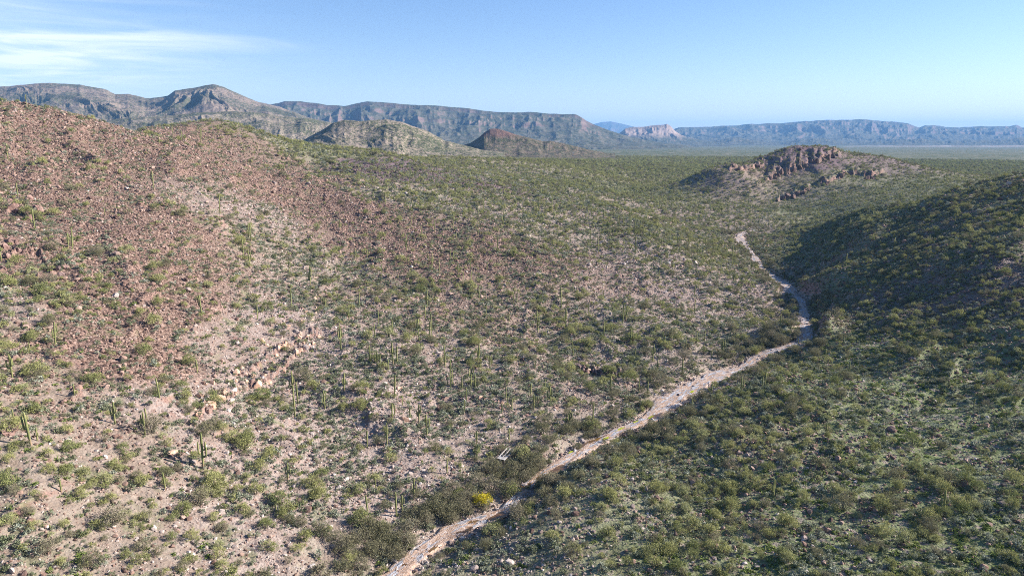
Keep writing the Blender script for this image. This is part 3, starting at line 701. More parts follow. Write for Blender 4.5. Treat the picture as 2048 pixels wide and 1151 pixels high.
rng_mesh('mountains', [(-260, 200), (-100, 184), (0, 174), (60, 168), (100, 166), (160, 169), (215, 180), (230, 188), (255, 187), (290, 196), (320, 195), (337, 191), (350, 181), (375, 177), (425, 168), (450, 175), (480, 188), (520, 205), (560, 214), (620, 236), (700, 252), (800, 272), (900, 288), (1000, 300)],
         4300, 1900, 1500, 10, 430, .03, prof_mtn, 'mountain', 400, 230, amp=9)
rng_mesh('hills', [(120, 262), (200, 243), (250, 236), (330, 231), (400, 224), (470, 222), (520, 226), (560, 233), (610, 236), (650, 243), (700, 252), (750, 264), (800, 280), (850, 300)],
         2700, 900, 700, 15, 260, .07, prof_mtn, 'mottled', 430, 180, amp=7, jag=1.2)
rng_mesh('hills', [(560, 300), (600, 283), (640, 262), (668, 245), (690, 240), (720, 243), (740, 241), (775, 239), (800, 243), (830, 253), (860, 265), (890, 281), (930, 291), (960, 300), (1010, 308)],
         1750, 420, 400, 34, 170, .06, prof_hill, 'mottled', 460, 170, amp=5, jag=1.0)
rng_mesh('hill', [(880, 302), (910, 296), (940, 286), (958, 275), (968, 266), (980, 258.5), (995, 257.5), (1010, 262), (1030, 268), (1060, 276), (1085, 283), (1100, 281), (1120, 285), (1150, 292), (1180, 300), (1230, 308)],
         2050, 430, 500, 26, 150, .10, prof_butte, 'butte', 490, 150, amp=3, jag=.8)
rng_mesh('mesa', [(470, 228), (520, 212), (556, 207), (570, 202), (600, 203), (630, 206), (655, 211), (690, 212), (715, 206), (735, 203), (790, 207), (830, 210), (870, 212), (930, 216), (965, 222), (1000, 225), (1030, 225), (1060, 224), (1100, 228), (1150, 229), (1160, 233), (1172, 241), (1185, 248), (1205, 256), (1240, 268), (1290, 280), (1350, 290), (1400, 297)],
         6500, 2500, 2600, 0, 520, .16, prof_mesa, 'mesa', 520, 260, amp=14, jag=.8)
rng_mesh('far_mesa', [(1176, 252), (1192, 247), (1205, 244), (1222, 243), (1244, 247), (1262, 252), (1290, 258), (1310, 263)],
         24000, 3000, 3000, -20, 1500, .2, prof_mesa, 'mesa', 550, 60, jag=.5)
rng_mesh('butte', [(1225, 276), (1243, 263), (1250, 256.5), (1268, 254), (1290, 253), (1310, 251), (1328, 250), (1333, 248), (1341, 252), (1350, 262), (1362, 270), (1400, 280), (1460, 288)],
         9000, 1500, 1500, -5, 420, .25, prof_mesa, 'castle', 580, 150, amp=10, jag=1.0)
rng_mesh('far_mesas', [(1250, 268), (1300, 262), (1345, 260), (1362, 255), (1400, 254), (1450, 252), (1500, 248.5), (1530, 247), (1560, 247), (1600, 243), (1640, 241), (1680, 240), (1720, 239), (1750, 241), (1790, 243), (1815, 246), (1838, 256), (1850, 251), (1868, 249.5), (1890, 254), (1920, 255), (1960, 253), (2000, 253), (2020, 253), (2034, 250), (2045, 255), (2100, 257), (2200, 262), (2320, 270)],
         13000, 4600, 4000, -20, 620, .20, prof_mesa, 'mesa', 610, 230, amp=24, jag=.8)
rng_mesh('foothills', [(1340, 291), (1390, 284), (1430, 281), (1480, 275), (1520, 283), (1560, 286), (1600, 279), (1640, 276), (1680, 281), (1710, 288), (1760, 283), (1800, 277), (1850, 278), (1890, 284), (1950, 280), (1990, 283), (2040, 276), (2100, 280), (2300, 290)],
         9200, 900, 900, -8, 260, .35, prof_mtn, 'mesa', 640, 90, amp=8, jag=1.6)
rng_mesh('bluffs', [(1640, 296), (1690, 292.5), (1760, 291), (1850, 290.5), (1950, 291), (2048, 290), (2300, 291)],
         7600, 700, 900, -8, 200, .3, prof_mesa, 'pale', 670, 60, amp=2, jag=.6)

# ------------------------------------------------------------------ prototypes
PR = np.random.default_rng(11)
def ico(sub):
    import bmesh
    bm = bmesh.new(); bmesh.ops.create_icosphere(bm, subdivisions=sub, radius=1)
    V = np.array([v.co[:] for v in bm.verts]); F = np.array([[v.index for v in f.verts] for f in bm.faces]); bm.free(); return V, F
ICO = {k: ico(k) for k in (1, 2, 3, 4)}
def rock_geo(r, sub=2, cuts=9, sx=(1, 1, .75), rough=.12):
    V, F = ICO[sub]; V = V.copy()
    V *= (1 + rough * np.array([fbm(np.array([v[0] * 1.7 + 5]), np.array([v[1] * 1.7 + v[2] * 2.3]), 3, int(r.integers(999)))[0] for v in V[:1]]))[:, None] if False else 1
    off = r.uniform(0, 50, 2)
    V *= (1 + rough * 2 * fbm(V[:, 0] * 1.6 + off[0] + V[:, 2], V[:, 1] * 1.6 + off[1] - V[:, 2], 3, 3))[:, None]
    for _ in range(cuts):
        n = r.normal(size=3); n /= np.linalg.norm(n); d = r.uniform(.55, .85)
        q = V @ n - d; m = q > 0; V[m] -= q[m][:, None] * n
    V *= np.array(sx)
    return V, F

def stem_tubes(paths, rad, k=4):
    VV, FF, o = [], [], 0
    for P, r0 in zip(paths, rad):
        P = np.array(P); n = len(P)
        for i in range(n):
            t_ = P[min(i + 1, n - 1)] - P[max(i - 1, 0)]; t_ = t_ / (np.linalg.norm(t_) + 1e-9)
            a_ = np.cross(t_, [0.3, .9, .2]); a_ /= np.linalg.norm(a_); b_ = np.cross(t_, a_)
            rr = r0 * (1 - .75 * i / (n - 1))
            for j in range(k):
                c_ = 2 * math.pi * j / k
                VV.append(P[i] + (a_ * math.cos(c_) + b_ * math.sin(c_)) * rr)
        for i in range(n - 1):
            for j in range(k):
                FF.append((o + i * k + j, o + i * k + (j + 1) % k, o + (i + 1) * k + (j + 1) % k, o + (i + 1) * k + j))
        o += n * k
    return np.array(VV), np.array(FF)

def leaves(r, cen, sig, nleaf, size, flat=.75):
    """scattered little leaf sprays (quads) round clump centres"""
    ci = r.integers(0, len(cen), nleaf)
    P = cen[ci] + r.normal(size=(nleaf, 3)) * sig[ci][:, None] * np.array([1, 1, flat])
    a_ = r.normal(size=(nleaf, 3)); a_ /= np.linalg.norm(a_, axis=1)[:, None]
    b_ = np.cross(a_, r.normal(size=(nleaf, 3))); b_ /= np.linalg.norm(b_, axis=1)[:, None]
    s = size * r.uniform(.5, 1.4, nleaf)[:, None]
    V = np.stack([P - a_ * s, P - b_ * s * .45, P + a_ * s, P + b_ * s * .45], 1).reshape(-1, 3)
    V[:, 2] = np.maximum(V[:, 2], .0)
    F = np.arange(nleaf * 4).reshape(-1, 4)
    return V, F

def bush_geo(r, nclump, nleaf, size, h=.62, spread=.42, low=.10, sigk=.085):
    ph = r.uniform(0, 2 * math.pi, nclump); q = np.sqrt(r.uniform(0.02, 1, nclump))
    lob = 1 + .3 * np.cos(ph * 2 + r.uniform(0, 6)) * r.uniform(.3, 1) + .15 * np.cos(3 * ph + r.uniform(0, 6))
    x = np.cos(ph) * q * spread * lob; y = np.sin(ph) * q * spread * lob
    top = h * np.sqrt(np.clip(1 - (q * .86) ** 2, 0, 1)) * r.uniform(.72, 1.08, nclump)
    z = low + (top - low) * r.uniform(.35, 1, nclump) ** .5
    cen = np.stack([x, y, np.maximum(z, low)], 1)
    sig = r.uniform(.6, 1.3, nclump) * sigk
    LV, LF = leaves(r, cen, sig, nleaf, size)
    paths, rad = [], []
    for c_ in cen[:max(6, nclump // 2)]:
        m_ = c_ * np.array([.42, .42, .55]) + r.normal(size=3) * .02
        paths.append([np.array([r.normal() * .015, r.normal() * .015, -.12]), m_, c_ * np.array([.97, .97, .98])]); rad.append(.014)
    SV, SF = stem_tubes(paths, rad, 3)
    return LV, LF, SV, SF

def join(parts):
    VV, FF, MI, o = [], [], [], 0
    for i, (v, f) in enumerate(parts):
        VV.append(v); FF.append(f + o); MI.append(np.full(len(f), i)); o += len(v)
    return np.vstack(VV), FF, np.concatenate(MI)
def two_mat(name, parts, mats):
    V, Fs, MI = join(parts)
    me = np_mesh(name, V, Fs, None)
    for m in mats: me.materials.append(m)
    me.polygons.foreach_set('material_index', MI.astype(np.int32)); me.update()
    return me

BUSH = {}
def make_bushes(kind, n, nclump, nleaf, size, leaf, **k):
    full, part = [], []
    for i in range(n):
        LV, LF, SV, SF = bush_geo(PR, nclump, nleaf, size, **k)
        part.append((np_mesh(kind + '_foliage', LV, LF, M[leaf]), np_mesh(kind + '_stems', SV, SF, M['bark'])))
    for i in range(n):
        LV, LF, SV, SF = bush_geo(PR, max(8, nclump // 2), nleaf // 3, size * 1.6, **k)
        full.append(two_mat(kind, [(LV, LF), (SV, SF)], [M[leaf], M['bark']]))
    BUSH[kind] = (part, full)
make_bushes('palo_verde', 6, 34, 1500, .026, 'palo_verde_leaf', h=.60, sigk=.075)
make_bushes('mesquite', 5, 40, 1900, .022, 'mesquite_leaf', h=.62, sigk=.080)
make_bushes('brittlebush', 4, 14, 330, .060, 'brittlebush_leaf', h=.55, spread=.36, low=.12, sigk=.10)
make_bushes('yellow', 1, 34, 2200, .026, 'yellow_leaf', h=.80, spread=.38, low=.14, sigk=.085)
make_bushes('grass', 3, 16, 200, .085, 'grass', h=.28, spread=.42, low=.04, sigk=.10)

ROCK = {}
for kind, n, sub in (('rust_rock', 6, 2), ('pale_rock', 5, 2), ('dark_rock', 4, 2)):
    ROCK[kind] = [np_mesh(kind, *rock_geo(PR, sub, 10, (1, PR.uniform(.7, 1), PR.uniform(.55, .85))), M[kind]) for _ in range(n)]
BOULD = {}
for kind in ('orange_rock', 'red_rock', 'dark_rock', 'crag_rock', 'pale_rock'):
    BOULD[kind] = [np_mesh(kind, *rock_geo(PR, 3, 17, (1, PR.uniform(.7, 1), PR.uniform(.7, 1.15)), .25), M[kind]) for _ in range(4)]

def tube(path, radii, k=16, rib=.10):
    P = np.array(path, float); n = len(P); VV = []
    for i in range(n):
        t_ = P[min(i + 1, n - 1)] - P[max(i - 1, 0)]; t_ /= np.linalg.norm(t_) + 1e-9
        a_ = np.cross(t_, [0, 1, .001]); 
        if np.linalg.norm(a_) < .1: a_ = np.cross(t_, [1, 0, 0])
        a_ /= np.linalg.norm(a_); b_ = np.cross(t_, a_)
        for j in range(k):
            c_ = 2 * math.pi * j / k; rr = radii[i] * (1 + (rib if j % 2 else -rib))
            VV.append(P[i] + (a_ * math.cos(c_) + b_ * math.sin(c_)) * rr)
    FF = [(i * k + j, i * k + (j + 1) % k, (i + 1) * k + (j + 1) % k, (i + 1) * k + j) for i in range(n - 1) for j in range(k)]
    VV.append(P[-1] + (P[-1] - P[-2]) * .3); top = len(VV) - 1
    tri = [((n - 1) * k + j, (n - 1) * k + (j + 1) % k, top) for j in range(k)]
    return np.array(VV), np.array(FF), np.array(tri)
def sag_trunk(r, k=16):
    zs = np.r_[np.linspace(-.06, .9, 12), .95, .98, .995]
    rad = .040 * np.array([.82 + .22 * math.sin(min(1, max(0, z)) * 2.6) for z in zs]); rad[-3] *= .85; rad[-2] *= .6; rad[-1] *= .3
    bx, by = r.normal(size=2) * .012
    return tube([(bx * z * z, by * z * z, z) for z in zs], rad, k)
def sag_arm(r, ang, z0, out, up, k=12):
    pts = [(0.02, z0)]
    for t_ in np.linspace(0, 1, 6): pts.append((.035 + out * math.sin(t_ * math.pi / 2), z0 + .015 + out * .7 * (1 - math.cos(t_ * math.pi / 2))))
    zt = pts[-1][1]
    for f in (.35, .7, .93, 1.0): pts.append((pts[6][0] + .012 * f, zt + up * f))
    rad = np.array([.022, .024, .026, .027, .028, .029, .030, .030, .029, .022, .009])
    c_, s_ = math.cos(ang), math.sin(ang)
    return tube([(p[0] * c_, p[0] * s_, p[1]) for p in pts], rad, k)
SAG = []   # (number of arms, trunk mesh, [arm meshes], joined mesh)
for na in (0, 0, 0, 1, 1, 1, 2, 2, 2, 3, 3, 4, 4):
    T = sag_trunk(PR); arms = []
    a0 = PR.choice([0, math.pi]) + PR.normal() * .3
    for j in range(na):
        arms.append(sag_arm(PR, a0 + j * (math.pi if na < 3 else 2 * math.pi / na + .5), PR.uniform(.32, .52), PR.uniform(.07, .12), PR.uniform(.14, .36)))
    allp = [(T[0], T[1]), (T[0], T[2])]
    VV, FF, o = [], [[], []], 0
    for (v, q4, t3) in [T] + arms:
        VV.append(v); FF[0].append(q4 + o); FF[1].append(t3 + o); o += len(v)
    whole = np_mesh('saguaro', np.vstack(VV), [np.vstack(FF[0]), np.vstack(FF[1])], M['saguaro_skin'], True)
    SAG.append((na, np_mesh('saguaro_trunk', T[0], [T[1], T[2]], M['saguaro_skin'], True), [np_mesh('saguaro_arm', a_[0], [a_[1], a_[2]], M['saguaro_skin'], True) for a_ in arms], whole))
# ------------------------------------------------------------------ ground cover nobody could count: points that carry copies
def stuff(name, P, rot, scl, idx, meshes, label, cat):
    col = bpy.data.collections.new(name + '_kinds')
    for i, me in enumerate(meshes):
        o = bpy.data.objects.new('%s_kind_%02d' % (name, i), me); col.objects.link(o)
    me = bpy.data.meshes.new(name); me.vertices.add(len(P)); me.vertices.foreach_set('co', np.asarray(P, np.float32).ravel())
    for an, typ, arr, f in (('rot', 'FLOAT_VECTOR', rot, 'vector'), ('scl', 'FLOAT_VECTOR', scl, 'vector'), ('pick', 'INT', idx, 'value')):
        a_ = me.attributes.new(an, typ, 'POINT'); a_.data.foreach_set(f, np.asarray(arr, np.int32 if typ == 'INT' else np.float32).ravel())
    o = obj(name, me)
    ng = bpy.data.node_groups.new(name, 'GeometryNodeTree')
    ng.interface.new_socket('Geometry', in_out='INPUT', socket_type='NodeSocketGeometry'); ng.interface.new_socket('Geometry', in_out='OUTPUT', socket_type='NodeSocketGeometry')
    N = ng.nodes; L = ng.links
    gi = N.new('NodeGroupInput'); go = N.new('NodeGroupOutput'); ip = N.new('GeometryNodeInstanceOnPoints'); ci = N.new('GeometryNodeCollectionInfo')
    ci.inputs[0].default_value = col; ci.inputs['Separate Children'].default_value = True; ci.inputs['Reset Children'].default_value = True
    def na(nm, t_):
        x = N.new('GeometryNodeInputNamedAttribute'); x.data_type = t_; x.inputs[0].default_value = nm
        return x.outputs[0]
    m2p = N.new('GeometryNodeMeshToPoints')
    L.new(gi.outputs[0], m2p.inputs[0]); L.new(m2p.outputs[0], ip.inputs['Points']); L.new(ci.outputs[0], ip.inputs['Instance'])
    ip.inputs['Pick Instance'].default_value = True
    L.new(na('pick', 'INT'), ip.inputs['Instance Index']); L.new(na('rot', 'FLOAT_VECTOR'), ip.inputs['Rotation']); L.new(na('scl', 'FLOAT_VECTOR'), ip.inputs['Scale'])
    L.new(ip.outputs[0], go.inputs[0])
    md = o.modifiers.new('cover', 'NODES'); md.node_group = ng
    return tag(o, label, cat, kind='stuff')

def sector(n, ra, rb, thm=.80):
    r = np.sqrt(rng.uniform(ra * ra, rb * rb, n)); t_ = rng.uniform(-thm, thm, n)
    return r * np.sin(t_), r * np.cos(t_)
def scatter(dens, dmax, ra, rb, tol, wash=0.5):
    area = .8 * (rb * rb - ra * ra)
    n = int(area * dmax)
    x, y = sector(n, ra, rb)
    z6 = zones(x, y)
    keep = rng.uniform(size=n) < dens(x, y, z6) / dmax
    x, y = x[keep], y[keep]
    v = visible(x, y, tol); x, y = x[v], y[v]
    z = ground(x, y)
    px, py, d = to_pix(np.stack([x, y, z], 1))
    m = (px > -300) & (px < 2350) & (py < 1260)
    x, y, z, px, py = x[m], y[m], z[m], px[m], py[m]
    wd, wk = wash_dist(x, y)
    m = wd > WL[wk, 3] + wash
    return x[m], y[m], z[m], px[m], py[m]

# ---- words that place a thing
ROWS = [(262, 'on the skyline'), (330, 'just under the skyline'), (400, 'high on the hill'), (470, 'on the upper slope'), (550, 'above mid slope'), (630, 'at mid slope'), (710, 'below mid slope'),
        (790, 'on the lower slope'), (870, 'low on the slope'), (950, 'near the slope foot'), (1050, 'in the near ground'), (2000, 'along the bottom edge')]
COLS = [(250, 'far left'), (500, 'at left'), (800, 'left of centre'), (1050, 'near centre'), (1300, 'right of centre'), (1550, 'at right'), (1800, 'further right'), (9999, 'far right')]
def wash_x(py):
    return np.interp(-py, -wpx[:, 1], wpx[:, 0])
def place(px, py):
    if py > 455 and px > wash_x(py): r_ = ['up across the wash', 'halfway across the wash', 'low across the wash', 'bottom across the wash'][0 if py < 600 else 1 if py < 760 else 2 if py < 950 else 3]
    else: r_ = [n for v, n in ROWS if py < v][0]
    return r_ + ' ' + [n for v, n in COLS if px < v][0]
ORD = 'first second third fourth fifth sixth seventh eighth ninth tenth eleventh twelfth'.split()
def ordn(i):
    if i < 12: return ORD[i]
    n = i + 1
    return '%d%s' % (n, 'th' if 10 <= n % 100 <= 20 else {1: 'st', 2: 'nd', 3: 'rd'}.get(n % 10, 'th'))
def give_labels(items, cat, group):
    """items: (object, looks, px, py); a look shared in one place is told apart by its order from the left"""
    by = {}
    for it in items: by.setdefault(it[1] + ' ' + place(it[2], it[3]), []).append(it)
    for ph, lst in by.items():
        lst.sort(key=lambda t_: t_[2])
        for i, it in enumerate(lst):
            lab = ph if len(lst) == 1 else '%s, %s from left' % (ph, ordn(i))
            tag(it[0], lab, cat, group)

def place_thing(name, meshes, loc, rot, scl):
    """a thing with parts: an Empty at its base that parents one mesh per part; meshes = [(part name, mesh)]"""
    if len(meshes) == 1:
        r_ = bpy.data.objects.new(name, meshes[0][1]); C.objects.link(r_)
    else:
        r_ = bpy.data.objects.new(name, None); C.objects.link(r_); r_.empty_display_size = .2
        for pn, me in meshes:
            c_ = bpy.data.objects.new(pn, me); C.objects.link(c_); c_.parent = r_
    r_.location = loc; r_.rotation_euler = rot; r_.scale = scl
    return r_

# ------------------------------------------------------------------ big shrubs
def d_big(x, y, z6):
    cl_ = .5 + 1.0 * sstep(fbm(x / 14, y / 14, 3, 201), -.35, .5)
    r = np.hypot(x, y)
    b = z6[:, 3]
    wd_, wk_ = wash_dist(x, y); near_ = (1 - sstep(wd_ - WL[wk_, 3], 1, 9)) * sstep(vn(x / 9, y / 9, 251), .3, .6)
    b = b * (1 - .8 * np.exp(-(((x - 104) / 22) ** 2 + ((y - 165) / 22) ** 2)))
    return np.clip(.165 * b ** 1.05 * cl_ * (1 + .35 * right_bank(x, y)) + .10 * near_, 0, .24) * (1 - .35 * sstep(r, 500, 1000))
x, y, z, px, py = scatter(d_big, .24, 85, 2300, 3.5, wash=-.4)
r = np.hypot(x, y)
w = rng.lognormal(0, .32, len(x)) * np.where(rng.uniform(size=len(x)) < .15, 3.5, 1.9); w = np.clip(w, .9, 5.2)
w *= np.where(px > np.interp(-py, -wpx[:, 1], wpx[:, 0]), .8, 1) * (1 + .5 * sstep(r, 700, 1500))
wd, _ = wash_dist(x, y)
mes = (rng.uniform(size=len(x)) < .22) | ((wd < 16) & (rng.uniform(size=len(x)) < .6))
hh = rng.uniform(.95, 1.4, len(x))
def cover(kind, sel, name, label, cat, individual, looks, group, x, y, z, px, py, w, hh, names=('foliage', 'stems'), sink=.04):
    part, full = BUSH[kind]
    app = w / np.hypot(x, y) * ((px > 10) & (px < 2038) & (py < 1145) & (py > 200)) * sel
    top = np.argsort(-app)[:individual]
    top = top[app[top] > 0]
    items = []
    for i in top:
        p_ = part[int(rng.integers(len(part)))]
        o = place_thing(name, [(names[0], p_[0]), (names[1], p_[1])] if names else [(name, full[int(rng.integers(len(full)))])], (x[i], y[i], z[i] - w[i] * sink), (0, 0, rng.uniform(0, 6.28)), (w[i], w[i], w[i] * hh[i]))
        items.append((o, looks(w[i], hh[i]), px[i], py[i]))
    give_labels(items, cat, group)
    m = sel.copy(); m[top] = False
    n = int(m.sum())
    if n:
        rot = np.zeros((n, 3)); rot[:, 2] = rng.uniform(0, 6.28, n)
        stuff(name + '_cover', np.stack([x[m], y[m], z[m] - w[m] * sink], 1), rot, np.stack([w[m], w[m], w[m] * hh[m]], 1), rng.integers(0, len(full), n), full, label, 'shrubs')
    return n
def look_pv(w_, h_): return ('broad' if w_ > 4.2 else 'mid-sized' if w_ > 3.2 else 'small') + ' olive green shrub'
def look_mq(w_, h_): return ('wide' if w_ > 5 else 'rounded' if w_ > 3.6 else 'compact') + ' grey-green shrub'
n1_ = cover('palo_verde', ~mes, 'palo_verde', 'olive green shrubs thickly scattered over slopes, valley and plain', 'shrub', 300, look_pv, 'olive shrubs on the hillsides', x, y, z, px, py, w, hh)

# mesquites that crowd the wash, at their own spots, with the scattered ones
HM = [(770, 1072, 5), (800, 1088, 4.4), (742, 1062, 4), (868, 1022, 6), (905, 1030, 5), (888, 1000, 4.5), (925, 1018, 4), (830, 1100, 4.5), (790, 1116, 4.5), (700, 1112, 4), (722, 1140, 4.5), (640, 1062, 4.5), (668, 1078, 4), (985, 980, 6), (955, 968, 5), (1018, 985, 5), (1035, 945, 5),
      (1062, 925, 5), (1080, 905, 4.5), (985, 935, 4.5), (1052, 960, 4.6), (1100, 885, 4.5), (1130, 868, 4.5), (1160, 858, 4.5), (1052, 885, 4), (1188, 852, 4), (1500, 692, 6), (1530, 682, 6), (1560, 688, 5.5), (1472, 702, 5), (1450, 716, 4), (1590, 672, 5), (1540, 664, 5), (1575, 650, 5), (1432, 705, 4),
      (1478, 765, 5), (1512, 748, 5), (1552, 726, 5.5), (1592, 706, 5), (1110, 968, 4.5), (1088, 992, 4), (1140, 982, 4), (1062, 1012, 3.6), (1042, 1030, 3.2), (1002, 1070, 3), (972, 1092, 3), (1182, 930, 5), (1220, 908, 5), (1252, 902, 4.6), (1292, 880, 5), (1330, 852, 4.5), (1382, 830, 4.4), (1425, 812, 4.4), (1390, 850, 4.4),
      (1630, 660, 5), (1640, 690, 5), (1000, 905, 4), (1015, 950, 3.8), (972, 946, 4.2), (940, 985, 4), (1010, 925, 2.4), (820, 1062, 5), (850, 1048, 4.6), (760, 1106, 4.4)]
for cx_, cy_, sx_, sy_, n_ in ((1560, 690, 45, 14, 16), (1045, 945, 30, 18, 12), (1140, 872, 40, 10, 8), (760, 1095, 45, 22, 10), (900, 1015, 40, 14, 8)):
    for k in range(n_): HM.append((cx_ + rng.normal() * sx_, cy_ + rng.normal() * sy_, rng.uniform(3.2, 5.4)))
hm = np.array(HM, float); q = cast(hm[:, 0], hm[:, 1] , Z2)
wd_, wk_ = wash_dist(q[:, 0], q[:, 1]); ok_ = (wd_ > WL[wk_, 3] * .8 + .6); hm, q = hm[ok_], q[ok_]
sel = mes
xx = np.r_[q[:, 0], x[sel]]; yy = np.r_[q[:, 1], y[sel]]; zz_ = np.r_[q[:, 2], z[sel]]; pp = np.r_[hm[:, 0], px[sel]]; qq = np.r_[hm[:, 1], py[sel]]
ww = np.r_[hm[:, 2], w[sel] * 1.1]; h2 = np.r_[rng.uniform(.9, 1.15, len(hm)), hh[sel]]
n2_ = cover('mesquite', np.ones(len(xx), bool), 'mesquite', 'grey-green mesquite shrubs scattered between the olive shrubs', 'bush', 280, look_mq, 'grey-green bushes by the wash and slopes', xx, yy, zz_, pp, qq, ww, h2)

# ------------------------------------------------------------------ low brush
def d_low(x, y, z6):
    cl_ = .3 + 1.4 * sstep(fbm(x / 9, y / 9, 3, 221), -.3, .5)
    return np.clip((.68 * z6[:, 4] ** 1.25 + .02 + .13 * np.clip(1 - 1.6 * z6[:, 0], 0, 1)) * cl_, 0, .9) * (1 - .75 * sstep(np.hypot(x, y), 350, 750))
x, y, z, px, py = scatter(d_low, .9, 85, 900, 1.0)
w = np.clip(rng.lognormal(0, .35, len(x)) * 1.12, .5, 2.6) * (1 + .6 * sstep(np.hypot(x, y), 350, 700))
hh = rng.uniform(.8, 1.2, len(x))
def look_bb(w_, h_): return ('low domed' if h_ < 1 else 'round') + (' large' if w_ > 1.7 else '') + ' silvery green bush'
n3_ = cover('brittlebush', np.ones(len(x), bool), 'brittlebush', 'small silvery green bushes dotted all over the stony slopes', 'low bush', 300, look_bb, 'silvery low bushes on the slopes', x, y, z, px, py, w, hh, names=None)

# green grass tufts in the shelter of shrubs and on the flats
def d_gr(x, y, z6):
    return np.clip(.45 * z6[:, 2] ** 1.3 * sstep(fbm(x / 7, y / 7, 3, 231), -.2, .5), 0, .4) + .008
x, y, z, px, py = scatter(d_gr, .42, 85, 420, .5)
n = len(x); w = rng.uniform(.7, 2.0, n); rot = np.zeros((n, 3)); rot[:, 2] = rng.uniform(0, 6.28, n)
stuff('grass', np.stack([x, y, z - .03], 1), rot, np.stack([w, w, w * .8], 1), rng.integers(0, 3, n), BUSH['grass'][1], 'short bright green grass growing between the shrubs', 'grass')
n4_ = n

# ------------------------------------------------------------------ loose rock
def d_rk(x, y, z6):
    r = np.hypot(x, y)
    T_ = z6[:, 0]; P_ = z6[:, 1]; U_ = z6[:, 5]
    cl_ = .35 + .95 * sstep(fbm(x / 6, y / 6, 3, 241), -.45, .4)
    d = (2.3 * T_ ** 1.2 + 1.9 * P_ + .9 * U_ + .9) * cl_
    return np.clip(d, 0, 2.4) * (1 - .6 * sstep(r, 260, 480))
x, y, z, px, py = scatter(d_rk, 2.4, 85, 620, .5, wash=-1.2)
z6 = zones(x, y); n = len(x)
rgt = px > np.interp(-py, -wpx[:, 1], wpx[:, 0])
tal = z6[:, 0] * 1.1 + .15 * rgt + rng.normal(size=n) * .15 > z6[:, 1]
pur = z6[:, 5] + rng.normal(size=n) * .15 > .45
s = np.clip(rng.lognormal(-1.68, .52, n), .08, 1.1) * np.where(tal, 1.2, .95) * (1 + .5 * sstep(np.hypot(x, y), 260, 480))
kinds = ROCK['rust_rock'] + ROCK['pale_rock'] + ROCK['dark_rock']
pick = np.where(pur, 11 + rng.integers(0, 4, n), np.where(tal & (rng.uniform(size=n) < .93), rng.integers(0, 6, n), np.where(rng.uniform(size=n) < .42, rng.integers(0, 6, n), 6 + rng.integers(0, 5, n))))
rot = np.stack([rng.normal(size=n) * .35, rng.normal(size=n) * .35, rng.uniform(0, 6.28, n)], 1)
app = s / np.hypot(x, y) * ((px > 10) & (px < 2038) & (py < 1145) & (py > 215))
top = np.argsort(-app)[:230]
items = []
for i in top:
    o = place_thing('rock', [('rock', kinds[pick[i]])], (x[i], y[i], z[i] + s[i] * .25), tuple(rot[i]), (s[i],) * 3)
    items.append((o, ('rusty' if pick[i] < 6 else 'pale' if pick[i] < 11 else 'dark') + (' large' if s[i] > .95 else '') + ' angular rock', px[i], py[i]))
give_labels(items, 'rock', 'loose rocks on the slopes')
m = np.ones(n, bool); m[top] = False
stuff('rock_rubble', np.stack([x[m], y[m], z[m] + s[m] * .12], 1), rot[m], np.repeat(s[m][:, None], 3, 1), pick[m], kinds, 'rust brown and pale rock rubble strewn over the slopes', 'rubble')
n5_ = n

# rounded pale stones in and along the bed of the wash
x, y = sector(420000, 100, 620, .5)
wd, wk = wash_dist(x, y)
m = (wd < WL[wk, 3] * 1.25 + .8) & (rng.uniform(size=len(x)) < .10 + .8 * sstep(fbm(x / 4, y / 4, 2, 261), 0, .4)) & (rng.uniform(size=len(x)) < 1.0)
x, y, wk = x[m], y[m], wk[m]; n = len(x)
s = np.clip(rng.lognormal(-1.6, .55, n), .1, 1.0); rot = np.stack([rng.normal(size=n) * .3, rng.normal(size=n) * .3, rng.uniform(0, 6.28, n)], 1)
stuff('wash_stones', np.stack([x, y, WL[wk, 2] + .12], 1), rot, np.repeat(s[:, None], 3, 1), rng.integers(0, 6, n), ROCK['pale_rock'] + ROCK['rust_rock'][:1], 'pale rounded stones scattered in the bed of the wash', 'stones')
